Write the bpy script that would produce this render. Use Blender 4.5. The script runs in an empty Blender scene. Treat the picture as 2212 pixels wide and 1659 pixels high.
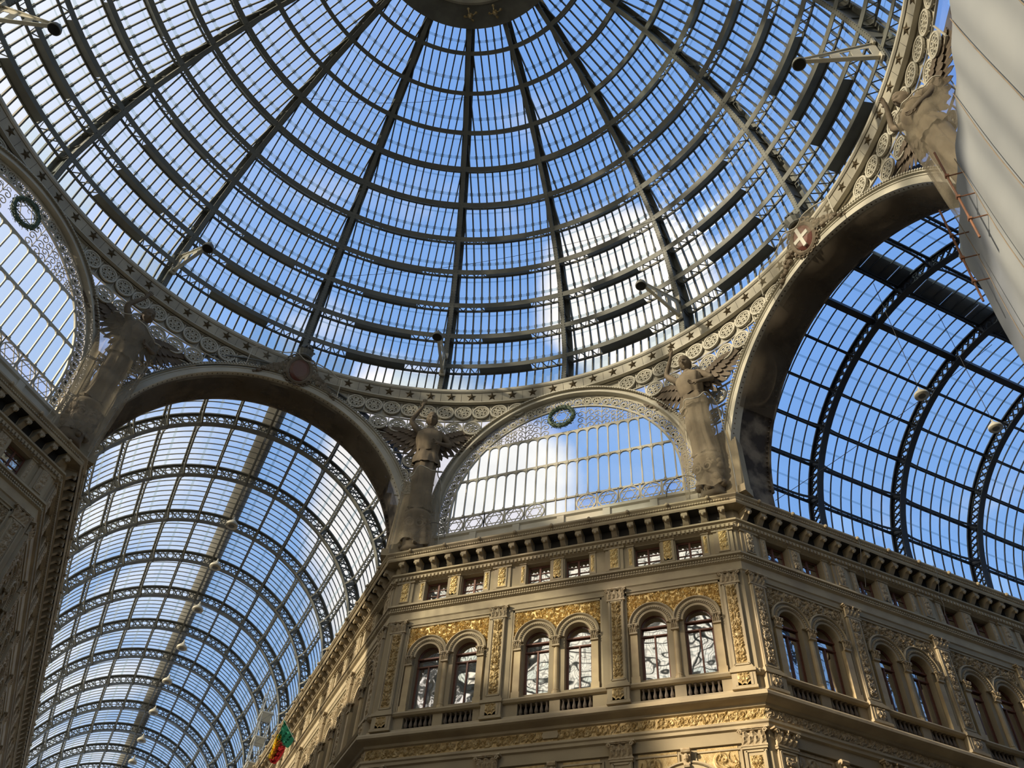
import bpy, math, random
import numpy as np
from mathutils import Vector, Matrix
PI = math.pi
random.seed(4)
Z0 = 36.4          # height of the dome's lowest purlin above the floor
scene = bpy.context.scene
COL = scene.collection

# ------------------------------------------------------------------ camera
cam_data = bpy.data.cameras.new('camera')
cam = bpy.data.objects.new('camera', cam_data)
COL.objects.link(cam)
CR = ((0.93846012, 0.34044937, 0.05819643), (-0.21476148, 0.70715214, -0.6736567), (-0.27049973, 0.6197016, 0.7367495))
CP = (9.36182, -10.10814, Z0 - 34.75093)
FPX = 1845.73
m = Matrix(((CR[0][0], -CR[1][0], -CR[2][0], CP[0]), (CR[0][1], -CR[1][1], -CR[2][1], CP[1]), (CR[0][2], -CR[1][2], -CR[2][2], CP[2]), (0, 0, 0, 1)))
cam.matrix_world = m
cam_data.sensor_fit = 'HORIZONTAL'
cam_data.sensor_width = 36.0
cam_data.lens = 36.0 * FPX / 2212
cam_data.clip_end = 800
scene.camera = cam

# ------------------------------------------------------------------ world, sun, exposure
SUN_DIR = Vector((-0.66, -0.74, 0.34)).normalized()     # towards the sun
world = bpy.data.worlds.new('sky'); scene.world = world; world.use_nodes = True
wn = world.node_tree.nodes; wl = world.node_tree.links; wn.clear()
def wnode(t, **k):
    n = wn.new(t)
    for a, b in k.items(): setattr(n, a, b)
    return n
tc = wnode('ShaderNodeTexCoord'); sep = wnode('ShaderNodeSeparateXYZ'); wl.new(tc.outputs['Generated'], sep.inputs[0])
rz = wnode('ShaderNodeValToRGB')
el = rz.color_ramp.elements
el[0].position = 0.0; el[0].color = (0.52, 0.64, 0.80, 1)
el[1].position = 1.0; el[1].color = (0.20, 0.40, 0.86, 1)
e2 = el.new(0.45); e2.color = (0.30, 0.52, 0.90, 1)
wl.new(sep.outputs['Z'], rz.inputs[0])
# haze: whiter towards the sun's side of the sky
dot = wnode('ShaderNodeVectorMath', operation='DOT_PRODUCT'); wl.new(tc.outputs['Generated'], dot.inputs[0]); dot.inputs[1].default_value = SUN_DIR
hz = wnode('ShaderNodeMapRange'); hz.interpolation_type = 'SMOOTHSTEP'; hz.inputs[1].default_value = 0.22; hz.inputs[2].default_value = 1.0; hz.inputs[3].default_value = 0.0; hz.inputs[4].default_value = 1.0
wl.new(dot.outputs['Value'], hz.inputs[0])
mixh = wnode('ShaderNodeMix', data_type='RGBA'); mixh.inputs[7].default_value = (2.0, 1.75, 1.35, 1)
wl.new(hz.outputs[0], mixh.inputs[0]); wl.new(rz.outputs[0], mixh.inputs[6])
# clouds
mp = wnode('ShaderNodeMapping'); mp.inputs['Scale'].default_value = (1.5, 1.5, 2.6); mp.inputs['Location'].default_value = (0.3, 0.1, 0.0)
wl.new(tc.outputs['Generated'], mp.inputs[0])
nz = wnode('ShaderNodeTexNoise'); nz.inputs['Scale'].default_value = 2.2; nz.inputs['Detail'].default_value = 6; nz.inputs['Roughness'].default_value = 0.5
wl.new(mp.outputs[0], nz.inputs['Vector'])
def blob(d, inner, outer, amp):
    dd = wnode('ShaderNodeVectorMath', operation='DOT_PRODUCT'); wl.new(tc.outputs['Generated'], dd.inputs[0]); dd.inputs[1].default_value = Vector(d).normalized()
    r = wnode('ShaderNodeMapRange', interpolation_type='SMOOTHSTEP'); r.inputs[1].default_value = math.cos(math.radians(outer)); r.inputs[2].default_value = math.cos(math.radians(inner)); r.inputs[3].default_value = 0; r.inputs[4].default_value = amp
    wl.new(dd.outputs['Value'], r.inputs[0]); return r.outputs[0]
def wmath(op, a, b):
    n = wnode('ShaderNodeMath', operation=op)
    for i, x in enumerate((a, b)):
        if isinstance(x, (int, float)): n.inputs[i].default_value = x
        else: wl.new(x, n.inputs[i])
    return n.outputs[0]
cl = wmath('ADD', wmath('ADD', wmath('SUBTRACT', nz.outputs[0], 0.60), blob((-0.115, 0.59, 0.797), 3.0, 8.0, 0.50)), blob((-0.37, 0.70, 0.61), 3, 13, 0.56))
cr = wnode('ShaderNodeMapRange', interpolation_type='SMOOTHSTEP'); cr.inputs[1].default_value = 0.0; cr.inputs[2].default_value = 0.22
wl.new(cl, cr.inputs[0])
mixc = wnode('ShaderNodeMix', data_type='RGBA'); mixc.inputs[7].default_value = (1.15, 1.08, 1.02, 1)
wl.new(cr.outputs[0], mixc.inputs[0]); wl.new(mixh.outputs[2], mixc.inputs[6])
bg = wnode('ShaderNodeBackground'); bg.inputs[1].default_value = 1.0
wo = wnode('ShaderNodeOutputWorld'); wl.new(mixc.outputs[2], bg.inputs[0]); wl.new(bg.outputs[0], wo.inputs[0])

sun_data = bpy.data.lights.new('sun', 'SUN'); sun_data.energy = 8.0; sun_data.color = (1.0, 0.85, 0.63); sun_data.angle = math.radians(1.6)
sun = bpy.data.objects.new('sun', sun_data); COL.objects.link(sun)
sun.rotation_euler = SUN_DIR.to_track_quat('Z', 'Y').to_euler()
sun.location = (-60, -40, 60)
scene.view_settings.view_transform = 'Standard'; scene.view_settings.look = 'None'
scene.view_settings.gamma = 1.0; scene.view_settings.use_curve_mapping = False
scene.view_settings.exposure = 0.0
scene.cycles.max_bounces = 8; scene.cycles.transparent_max_bounces = 16
scene.cycles.sample_clamp_indirect = 6.0

# ------------------------------------------------------------------ helpers
class MB:
    def __init__(s): s.v = []; s.f = []
    def add(s, vs, fs):
        b = len(s.v); s.v.extend([tuple(p) for p in vs]); s.f.extend([tuple(b + i for i in f) for f in fs])
    def box(s, x0, x1, y0, y1, z0, z1):
        s.add([(x0,y0,z0),(x1,y0,z0),(x1,y1,z0),(x0,y1,z0),(x0,y0,z1),(x1,y0,z1),(x1,y1,z1),(x0,y1,z1)],
              [(0,3,2,1),(4,5,6,7),(0,1,5,4),(1,2,6,5),(2,3,7,6),(3,0,4,7)])
    def bar(s, p, q, w, h, up=(0,0,1)):
        p = np.array(p, float); q = np.array(q, float); d = q - p; d /= max(np.linalg.norm(d), 1e-9)
        up = np.array(up, float); a = np.cross(d, up); n = np.linalg.norm(a)
        if n < 1e-6: a = np.cross(d, (1, 0, 0)); n = np.linalg.norm(a)
        a /= n; b = np.cross(a, d); a = a * w / 2; b = b * h / 2
        s.add([p-a-b, p+a-b, p+a+b, p-a+b, q-a-b, q+a-b, q+a+b, q-a+b], [(0,3,2,1),(4,5,6,7),(0,1,5,4),(1,2,6,5),(2,3,7,6),(3,0,4,7)])
    def sweep(s, P, A, B, prof, caps=True, closed=False):
        """profile points (a, b) carried along the points P in the frame A, B"""
        n = len(P); k = len(prof); vs = []
        for i in range(n):
            for a, b in prof: vs.append((P[i][0]+a*A[i][0]+b*B[i][0], P[i][1]+a*A[i][1]+b*B[i][1], P[i][2]+a*A[i][2]+b*B[i][2]))
        fs = []
        for i in range(n if closed else n - 1):
            j = (i + 1) % n
            for c in range(k): fs.append((i*k+c, i*k+(c+1) % k, j*k+(c+1) % k, j*k+c))
        if caps and not closed: fs.append(tuple(range(k-1, -1, -1))); fs.append(tuple((n-1)*k+c for c in range(k)))
        s.add(vs, fs)
    def tube(s, P, r, n=6, closed=False, taper=None):
        P = [np.array(p, float) for p in P]; A = []; B = []; N = len(P); ref = None
        for i in range(N):
            d = P[(i+1) % N] - P[i-1] if (closed or 0 < i < N-1) else (P[1]-P[0] if i == 0 else P[-1]-P[-2])
            d = d / max(np.linalg.norm(d), 1e-9)
            if ref is None: ref = np.array((0, 0, 1.)) if abs(d[2]) < .9 else np.array((1., 0, 0))
            a = np.cross(d, ref); a /= max(np.linalg.norm(a), 1e-9); b = np.cross(a, d); ref = b
            t = taper[i] if taper else 1
            A.append(a*t); B.append(b*t)
        s.sweep(P, A, B, [(r*math.cos(2*PI*c/n), r*math.sin(2*PI*c/n)) for c in range(n)], True, closed)
    def lathe(s, prof, n=12, c=(0,0,0)):
        """prof: (r, z) going up"""
        vs = [(c[0]+r*math.cos(2*PI*i/n), c[1]+r*math.sin(2*PI*i/n), c[2]+z) for r, z in prof for i in range(n)]
        fs = [(a*n+i, a*n+(i+1) % n, (a+1)*n+(i+1) % n, (a+1)*n+i) for a in range(len(prof)-1) for i in range(n)]
        fs.append(tuple(range(n-1, -1, -1))); fs.append(tuple((len(prof)-1)*n+i for i in range(n)))
        s.add(vs, fs)
    def slab(s, q, n, th):
        q = [np.array(p, float) for p in q]; n = np.array(n, float)*th; k = len(q)
        s.add([*q, *[p + n for p in q]], [tuple(range(k-1, -1, -1)), tuple(range(k, 2*k))] + [(i, (i+1) % k, k+(i+1) % k, k+i) for i in range(k)])
    def mould(s, prof, u0, u1, m0=0., m1=0.):
        """wall moulding: prof (projection w, z) from top to bottom, run along local x; wall face at y=0, towards -y"""
        k = len(prof); vs = [(u0-m0*w, -w, z) for w, z in prof] + [(u1+m1*w, -w, z) for w, z in prof]
        fs = [(i, i+1, k+i+1, k+i) for i in range(k-1)]
        fs.append(tuple(range(k))); fs.append(tuple(range(2*k-1, k-1, -1)))
        s.add(vs, fs)
    def mesh(s, name, mat=None, smooth=False):
        me = bpy.data.meshes.new(name); me.from_pydata(s.v, [], s.f); me.update()
        if mat: me.materials.append(mat)
        if smooth: me.polygons.foreach_set('use_smooth', [True]*len(me.polygons))
        return me
    def build(s, name, mat, parent=None, smooth=False, loc=(0,0,0), rot=(0,0,0)):
        return put(name, s.mesh(name, mat, smooth), parent, loc, rot)

def put(name, me, parent=None, loc=(0,0,0), rot=(0,0,0), scale=None):
    o = bpy.data.objects.new(name, me); COL.objects.link(o)
    if parent: o.parent = parent
    o.location = loc; o.rotation_euler = rot
    if scale: o.scale = scale
    return o
def tag(o, label=None, cat=None, group=None, kind=None):
    if label: o['label'] = label
    if cat: o['category'] = cat
    if group: o['group'] = group
    if kind: o['kind'] = kind
    return o
def empty(name, loc=(0,0,0), rz=0, parent=None): return put(name, None, parent, loc, (0, 0, rz))
def rad(a): return math.radians(a)
def visible_size(pts):
    """rough size on the picture of a few world points: only used to choose which pieces become separate parts"""
    P = (np.array(pts) - np.array(CP)) @ np.array(CR).T
    if (P[:, 2] < 1).any(): return 0
    uv = P[:, :2] / P[:, 2:3] * FPX
    c = uv.mean(0)
    if abs(c[0]) > 1130 or abs(c[1]) > 850: return 0
    return float(np.linalg.norm(uv.max(0) - uv.min(0)))

# ------------------------------------------------------------------ materials
def material(name, base, rough=0.7, metal=0.0, var=0.0, scale=3.0, col2=None, bump=0.0, bscale=20.0, detail=4, thr=None):
    mt = bpy.data.materials.new(name); mt.use_nodes = True; nt = mt.node_tree; N = nt.nodes; L = nt.links
    b = N['Principled BSDF']; b.inputs['Base Color'].default_value = (*base, 1); b.inputs['Roughness'].default_value = rough; b.inputs['Metallic'].default_value = metal
    tcn = N.new('ShaderNodeTexCoord')
    if col2 is not None:
        n = N.new('ShaderNodeTexNoise'); n.inputs['Scale'].default_value = scale; n.inputs['Detail'].default_value = detail
        L.new(tcn.outputs['Object'], n.inputs['Vector'])
        r = N.new('ShaderNodeValToRGB'); lo, hi = thr or (0.35, 0.7)
        r.color_ramp.elements[0].position = lo; r.color_ramp.elements[0].color = (*base, 1)
        r.color_ramp.elements[1].position = hi; r.color_ramp.elements[1].color = (*col2, 1)
        L.new(n.outputs[0], r.inputs[0]); L.new(r.outputs[0], b.inputs['Base Color'])
    if bump:
        n2 = N.new('ShaderNodeTexNoise'); n2.inputs['Scale'].default_value = bscale; n2.inputs['Detail'].default_value = 5
        L.new(tcn.outputs['Object'], n2.inputs['Vector'])
        bp = N.new('ShaderNodeBump'); bp.inputs['Strength'].default_value = bump; bp.inputs['Distance'].default_value = 0.03
        L.new(n2.outputs[0], bp.inputs['Height']); L.new(bp.outputs[0], b.inputs['Normal'])
    return mt
def glassy(name, tint=(0.93, 0.97, 1.0), gloss=0.06, dirt=(0.75, 0.78, 0.74), dlo=0.03, dhi=0.22, scale=0.5, transl=0.5):
    """sheet glass: clear, with a little gloss and a film of dirt that catches the light"""
    mt = bpy.data.materials.new(name); mt.use_nodes = True; nt = mt.node_tree; N = nt.nodes; L = nt.links; N.clear()
    out = N.new('ShaderNodeOutputMaterial'); tr = N.new('ShaderNodeBsdfTransparent'); tr.inputs[0].default_value = (*tint, 1)
    gl = N.new('ShaderNodeBsdfGlossy'); gl.inputs['Roughness'].default_value = 0.35
    df = N.new('ShaderNodeBsdfDiffuse'); df.inputs[0].default_value = (*dirt, 1); tl = N.new('ShaderNodeBsdfTranslucent'); tl.inputs[0].default_value = (*dirt, 1)
    m0 = N.new('ShaderNodeMixShader'); m0.inputs[0].default_value = transl; L.new(df.outputs[0], m0.inputs[1]); L.new(tl.outputs[0], m0.inputs[2])
    m1 = N.new('ShaderNodeMixShader'); m1.inputs[0].default_value = gloss; L.new(tr.outputs[0], m1.inputs[1]); L.new(gl.outputs[0], m1.inputs[2])
    m2 = N.new('ShaderNodeMixShader'); L.new(m1.outputs[0], m2.inputs[1]); L.new(m0.outputs[0], m2.inputs[2])
    g = N.new('ShaderNodeNewGeometry'); n = N.new('ShaderNodeTexNoise'); n.inputs['Scale'].default_value = scale; n.inputs['Detail'].default_value = 3
    L.new(g.outputs['Position'], n.inputs['Vector'])
    r = N.new('ShaderNodeMapRange'); r.inputs[1].default_value = 0.35; r.inputs[2].default_value = 0.75; r.inputs[3].default_value = dlo; r.inputs[4].default_value = dhi
    L.new(n.outputs[0], r.inputs[0]); L.new(r.outputs[0], m2.inputs[0]); L.new(m2.outputs[0], out.inputs[0])
    return mt
def netting(name, col, cover=0.6, scale=1.2, spread=0.25):
    mt = bpy.data.materials.new(name); mt.use_nodes = True; nt = mt.node_tree; N = nt.nodes; L = nt.links; N.clear()
    out = N.new('ShaderNodeOutputMaterial'); tr = N.new('ShaderNodeBsdfTransparent')
    df = N.new('ShaderNodeBsdfDiffuse'); df.inputs[0].default_value = (*col, 1); tl = N.new('ShaderNodeBsdfTranslucent'); tl.inputs[0].default_value = (*col, 1)
    m0 = N.new('ShaderNodeMixShader'); m0.inputs[0].default_value = 0.35; L.new(df.outputs[0], m0.inputs[1]); L.new(tl.outputs[0], m0.inputs[2])
    m2 = N.new('ShaderNodeMixShader'); L.new(tr.outputs[0], m2.inputs[1]); L.new(m0.outputs[0], m2.inputs[2])
    g = N.new('ShaderNodeNewGeometry'); n = N.new('ShaderNodeTexNoise'); n.inputs['Scale'].default_value = scale; n.inputs['Detail'].default_value = 4
    L.new(g.outputs['Position'], n.inputs['Vector'])
    r = N.new('ShaderNodeMapRange'); r.inputs[1].default_value = 0.3; r.inputs[2].default_value = 0.7; r.inputs[3].default_value = cover - spread; r.inputs[4].default_value = cover + spread
    L.new(n.outputs[0], r.inputs[0]); L.new(r.outputs[0], m2.inputs[0]); L.new(m2.outputs[0], out.inputs[0])
    return mt
M = {}
M['iron'] = material('painted_iron', (0.150, 0.150, 0.122), 0.55, 0.0, scale=1.2, col2=(0.108, 0.11, 0.095), bump=0.15, bscale=6)
M['vault_iron'] = material('dark_green_iron', (0.10, 0.10, 0.085), 0.5, scale=1.5, col2=(0.15, 0.15, 0.125))
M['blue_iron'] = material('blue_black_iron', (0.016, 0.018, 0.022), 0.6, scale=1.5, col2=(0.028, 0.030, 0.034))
M['ring'] = material('cream_painted_plate', (0.45, 0.41, 0.31), 0.6, scale=0.8, col2=(0.27, 0.25, 0.20), bump=0.1, bscale=5)
M['star'] = material('bronze_star', (0.085, 0.062, 0.03), 0.5, 0.3)
M['cream'] = material('cream_cast_iron', (0.50, 0.465, 0.37), 0.6, scale=1.0, col2=(0.40, 0.37, 0.29), bump=0.1, bscale=8)
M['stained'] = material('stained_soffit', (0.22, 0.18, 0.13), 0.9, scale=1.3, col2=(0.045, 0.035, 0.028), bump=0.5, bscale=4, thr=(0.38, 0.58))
M['stone'] = material('ochre_stucco', (0.33, 0.265, 0.16), 0.85, scale=0.7, col2=(0.26, 0.21, 0.13), bump=0.12, bscale=12)
M['trim'] = material('ochre_moulding', (0.40, 0.325, 0.20), 0.8, scale=1.0, col2=(0.29, 0.23, 0.145), bump=0.15, bscale=10)
M['pale'] = material('pale_giallo_shaft', (0.47, 0.36, 0.19), 0.6, scale=2.0, col2=(0.38, 0.28, 0.15))
M['relief'] = material('carved_stucco', (0.30, 0.22, 0.12), 0.7, scale=7, col2=(0.46, 0.38, 0.25), bump=0.3, bscale=25)
M['gold'] = material('gilded_stucco', (0.46, 0.30, 0.10), 0.40, 0.35, scale=9, col2=(0.80, 0.62, 0.28), bump=0.3, bscale=25)
M['gold_dim'] = material('worn_gilding', (0.30, 0.20, 0.07), 0.5, 0.3, scale=5, col2=(0.50, 0.38, 0.19), bump=0.3, bscale=25)
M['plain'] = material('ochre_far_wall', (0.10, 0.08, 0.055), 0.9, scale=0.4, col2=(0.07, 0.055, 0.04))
M['baluster'] = material('shaded_brown_baluster', (0.13, 0.10, 0.07), 0.8)  # stone darkened to paint in the shadow the balusters stand in
M['roof'] = material('grey_flat_roof', (0.10, 0.095, 0.09), 0.9)
M['soot_shade'] = material('shade_and_soot_coffer', (0.022, 0.019, 0.015), 0.95)  # shade of the deep coffers painted near black, together with sooty grime
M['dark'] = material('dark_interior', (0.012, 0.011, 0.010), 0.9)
M['brown_wood'] = material('red_brown_window_wood', (0.16, 0.055, 0.028), 0.5, scale=6, col2=(0.11, 0.04, 0.02))
M['curtain'] = material('white_curtain', (0.62, 0.60, 0.54), 0.9, scale=3, col2=(0.5, 0.48, 0.42))
M['statue'] = material('aged_plaster_statue', (0.17, 0.13, 0.085), 0.8, scale=2.5, col2=(0.11, 0.085, 0.055), bump=0.25, bscale=9)
M['robe'] = material('dusty_plaster_robe', (0.21, 0.165, 0.105), 0.85, scale=2.0, col2=(0.13, 0.10, 0.065), bump=0.25, bscale=7)
M['wing'] = material('brown_plaster_feathers', (0.14, 0.105, 0.07), 0.8, scale=2.5, col2=(0.095, 0.072, 0.05), bump=0.2, bscale=9)
M['wreath'] = material('green_bronze_wreath', (0.055, 0.10, 0.065), 0.6, scale=7, col2=(0.10, 0.13, 0.07), bump=0.6, bscale=20)
M['rust'] = material('rusty_pole', (0.20, 0.085, 0.04), 0.8, scale=6, col2=(0.12, 0.06, 0.035))
M['red'] = material('dark_red_shield', (0.13, 0.035, 0.022), 0.5)
M['white'] = material('cream_white_paint', (0.62, 0.60, 0.52), 0.6)
M['steel'] = material('galvanised_steel', (0.40, 0.40, 0.37), 0.4, 0.4)
M['flag_green'] = material('green_cloth', (0.01, 0.22, 0.13), 0.8); M['flag_red'] = material('red_cloth', (0.50, 0.015, 0.02), 0.8); M['flag_yellow'] = material('yellow_cloth', (0.85, 0.62, 0.04), 0.8)
M['rope'] = material('cable_black', (0.03, 0.03, 0.03), 0.8)
M['brown_plank'] = material('brown_walkway_boards', (0.07, 0.05, 0.035), 0.9, scale=2, col2=(0.045, 0.035, 0.025))
M['floor'] = material('beige_marble_floor', (0.10, 0.088, 0.07), 0.4, scale=0.4, col2=(0.075, 0.065, 0.05))
M['glass'] = glassy('roof_glass', (0.95, 0.98, 1.0), 0.04, (0.70, 0.74, 0.72), 0.0, 0.07)
M['glass_pale'] = glassy('roof_glass_grimy', (0.80, 0.92, 0.97), 0.05, (0.70, 0.76, 0.74), 0.14, 0.42, 0.6)
M['glass_vault'] = glassy('vault_glass', (0.95, 0.98, 1.0), 0.05, (0.80, 0.80, 0.72), 0.05, 0.40, 0.16, 0.75)
M['glass_clear'] = glassy('clear_vault_glass', (0.80, 0.90, 1.0), 0.05, (0.6, 0.7, 0.75), 0.0, 0.12, 0.3)
M['lap'] = glassy('glass_lap', (0.70, 0.80, 0.84), 0.05, (0.60, 0.60, 0.50), 0.12, 0.30, 1.0)
M['glass_frost'] = glassy('frosted_glass', (0.85, 0.88, 1.0), 0.03, (0.55, 0.58, 0.70), 0.14, 0.26, 1.0)
M['net'] = netting('dusty_debris_net', (0.33, 0.28, 0.20), 0.42, 1.1, 0.22)
M['net_thin'] = netting('thin_debris_net', (0.40, 0.36, 0.27), 0.22, 1.5, 0.12)
M['net_dark'] = netting('dirty_net', (0.16, 0.13, 0.095), 0.72, 0.8, 0.2)
def sheet_mat():
    mt = material('scaffold_sheeting', (0.225, 0.24, 0.245), 0.85, scale=0.35, col2=(0.185, 0.20, 0.21), bump=0.2, bscale=0.5)
    return mt
M['sheet'] = sheet_mat()
def win_glass():
    mt = bpy.data.materials.new('window_glass'); mt.use_nodes = True; nt = mt.node_tree; N = nt.nodes; L = nt.links; N.clear()
    out = N.new('ShaderNodeOutputMaterial'); tr = N.new('ShaderNodeBsdfTransparent'); tr.inputs[0].default_value = (0.8, 0.84, 0.85, 1)
    gl = N.new('ShaderNodeBsdfGlossy'); gl.inputs['Roughness'].default_value = 0.03
    g = N.new('ShaderNodeNewGeometry'); n = N.new('ShaderNodeTexNoise'); n.inputs['Scale'].default_value = 0.9; n.inputs['Detail'].default_value = 1
    L.new(g.outputs['Position'], n.inputs['Vector'])
    bp = N.new('ShaderNodeBump'); bp.inputs['Strength'].default_value = 0.35; bp.inputs['Distance'].default_value = 0.12; L.new(n.outputs[0], bp.inputs['Height']); L.new(bp.outputs[0], gl.inputs['Normal'])
    mx = N.new('ShaderNodeMixShader'); mx.inputs[0].default_value = 0.72; L.new(tr.outputs[0], mx.inputs[1]); L.new(gl.outputs[0], mx.inputs[2]); L.new(mx.outputs[0], out.inputs[0])
    return mt
M['win'] = win_glass()

# ------------------------------------------------------------------ carved relief as a height field
def carve(W, H, seed, mode='v', res=0.026):
    """heights of a carved scroll panel: mirrored candelabrum (v) or running scroll (h)"""
    nx = max(6, int(W/res)); nz_ = max(6, int(H/res)); X = np.linspace(-W/2, W/2, nx+1); Zg = np.linspace(0, H, nz_+1)
    x, z = np.meshgrid(X, Zg); rs = np.random.RandomState(seed); h = np.zeros_like(x)
    def ridge(cx, cz, ang, ln, wd, amp, bend):
        nonlocal h
        dx = x-cx; dz = z-cz; u = dx*math.cos(ang)+dz*math.sin(ang); v = -dx*math.sin(ang)+dz*math.cos(ang)
        v = v - bend*(u*u)/max(ln, .01)
        t = np.clip(1-(u/ln)**2, 0, 1)
        h = np.maximum(h, amp*np.sqrt(t)*np.exp(-(v/(wd*(0.35+0.65*t)))**2))
    def curl(cx, cz, r0, a0, sgn, amp):
        nonlocal h
        dx = x-cx; dz = z-cz; r = np.hypot(dx, dz); th = (sgn*(np.arctan2(dz, dx)-a0)) % (2*PI)
        for turn in (0, 1):
            rr = r0*(1-0.11*(th+2*PI*turn))
            h = np.maximum(h, amp*np.exp(-((r-rr)/(0.016+0.1*r0))**2)*(rr > 0.01))
        h = np.maximum(h, amp*1.2*np.exp(-(r/(0.22*r0))**2))
    if mode == 'v':
        xa = x; x = np.abs(x)
        zc = 0.12
        while zc < H-0.05:
            st = 0.24+0.08*rs.rand(); r0 = W*0.20*(0.8+0.4*rs.rand()); 
            curl(W*0.25, zc+st*0.45, r0, rs.rand()*6, rs.choice((-1, 1)), 1.0)
            for q in range(5): ridge(W*(0.08+0.3*rs.rand()), zc+st*rs.rand(), 0.3+1.2*rs.rand(), 0.07+.05*rs.rand(), 0.018+0.012*rs.rand(), 0.8+0.35*rs.rand(), rs.uniform(-1, 1))
            ridge(0, zc+st*.5, PI/2, st*.45, 0.028+0.02*rs.rand(), 1.2, 0)
            zc += st
        x = xa
    elif mode == 'd':                                # dense foliage, mirrored about the middle
        xa = x; x = np.abs(x)
        for q in range(34):
            cx, cz = rs.uniform(.05, W/2-.08), rs.uniform(.5 if H > 1.2 else .05, H-.1); curl(cx, cz, rs.uniform(.05, .10), rs.rand()*6, rs.choice((-1, 1)), 1.0)
        for q in range(230):
            ridge(rs.uniform(.02, W/2), rs.uniform(.1, H), rs.rand()*PI, rs.uniform(.05, .12), rs.uniform(.014, .026), rs.uniform(.7, 1.2), rs.uniform(-1.5, 1.5))
        x = xa
    else:
        xc = -W/2+H*0.5; s = 1
        while xc < W/2-H*0.2:
            curl(xc, H*(0.5+0.08*s), H*0.30, rs.rand()*6, s, 1.0)
            for q in range(9): ridge(xc+H*rs.uniform(-.5, .5), H*rs.uniform(.12, .88), rs.rand()*PI, H*(0.12+.12*rs.rand()), 0.02+0.012*rs.rand(), 0.7+0.4*rs.rand(), rs.uniform(-1, 1))
            ridge(xc+H*.45, H*(0.5-0.3*s), 0.5*s, H*.3, 0.03, 1.1, s)
            xc += H*0.82; s = -s
    ed = np.minimum(np.minimum(xmin(x, W), 1), 1)*np.clip(np.minimum(z, H-z)/0.03, 0, 1)
    return X, Zg, h*ed
def xmin(x, W): return np.clip((W/2-np.abs(x))/0.03, 0, 1)
def relief_mesh(name, W, H, depth, seed, mode, mat, mask=None, res=0.026):
    X, Zg, h = carve(W, H, seed, mode, res); ny, nx = h.shape
    vs = [(X[i], -depth*h[j, i], Zg[j]) for j in range(ny) for i in range(nx)]
    fs = []
    for j in range(ny-1):
        for i in range(nx-1):
            if mask and not mask((X[i]+X[i+1])/2, (Zg[j]+Zg[j+1])/2): continue
            a = j*nx+i; fs.append((a, a+1, a+nx+1, a+nx))
    me = bpy.data.meshes.new(name); me.from_pydata(vs, [], fs); me.update(); me.materials.append(mat)
    return me

# ================================================================== the great dome
RL = [5.35, 7.0, 8.95, 10.86, 12.46, 13.95, 15.2, 16.27, 17.08, 17.62, 18.0, 17.85]
ZL = [16.4, 15.53, 14.40, 13.17, 11.65, 10.02, 8.22, 6.38, 4.24, 2.11, 0.0, -2.35]
RL = np.array(RL); ZL = np.array(ZL)+Z0
def prof_dir(k):
    a = max(k-1, 0); b = min(k+1, 11); d = np.array((RL[b]-RL[a], ZL[b]-ZL[a])); d /= np.linalg.norm(d)
    return d, np.array((-d[1], d[0]))            # tangent going down, outward normal
TAN = [prof_dir(k)[0] for k in range(12)]; NOR = [prof_dir(k)[1] for k in range(12)]
GOFF = 0.72
RG = np.array([RL[k]+NOR[k][0]*GOFF for k in range(12)]); ZG = np.array([ZL[k]+NOR[k][1]*GOFF for k in range(12)])
AZ = 21.15
EDGES = []                                          # azimuths of the 16 ribs, clockwise from +Y
for q in range(4): EDGES += [q*90.0, q*90+AZ, q*90+45.0, q*90+90-AZ]
def cyl(az, r, z):                                  # az in radians, clockwise from +Y
    return (r*math.sin(az), r*math.cos(az), z)
def catmull(k0, t, A):
    p = [A[max(k0-1, 0)], A[k0], A[min(k0+1, 11)], A[min(k0+2, 11)]]
    return 0.5*((2*p[1])+(-p[0]+p[2])*t+(2*p[0]-5*p[1]+4*p[2]-p[3])*t*t+(-p[0]+3*p[1]-3*p[2]+p[3])*t**3)

dome = tag(empty('glass_dome', (0, 0, 0)), 'great iron and glass dome with sixteen dark ribs meeting at a round eye', 'dome')
# --- ribs
def rib_meshes():
    P = []; T = []
    for k in range(11):
        for t in (0, .25, .5, .75): P.append((catmull(k, t, RL), catmull(k, t, ZL)))
    P.append((RL[11], ZL[11])); P = np.array(P)
    D = np.gradient(P, axis=0); D /= np.linalg.norm(D, axis=1)[:, None]; Nn = np.stack([-D[:, 1], D[:, 0]], 1)
    C = [(0, p[0], p[1]) for p in P]; A = [(1, 0, 0)]*len(P); B = [(0, n[0], n[1]) for n in Nn]
    fl = MB(); fl.sweep(C, A, B, [(-.125, -.03), (.125, -.03), (.125, .03), (-.125, .03)])
    web = MB(); web.sweep(C, A, B, [(-.04, .03), (.04, .03), (.04, .80), (-.04, .80)])
    web.sweep(C, A, B, [(-.27, .72), (.27, .72), (.27, .80), (-.27, .80)])
    web.sweep(C, A, B, [(-.10, .03), (.10, .03), (.10, .12), (-.10, .12)])
    for i in range(2, len(P), 2):                   # stiffeners on the web
        p = np.array(C[i]); n = np.array(B[i]); web.bar(p+n*.03, p+n*.78, .20, .04, (0, D[i][0], D[i][1]))
    rv = MB()                                       # rows of rivets down both edges of the flange
    for i in range(16, len(P)-1):
        for s in (0, .33, .66):
            p = np.array(C[i])*(1-s)+np.array(C[i+1])*s; n = np.array(B[i]); t = (0, D[i][0], D[i][1])
            for x in (-.09, .09): rv.bar(p+np.array((x, 0, 0))-n*.03, p+np.array((x, 0, 0))-n*.055, .035, .035, t)
    return fl.mesh('flange', M['iron']), web.mesh('web', M['iron']), rv.mesh('rivets', M['iron'])
fl_m, web_m, rv_m = rib_meshes()
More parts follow.
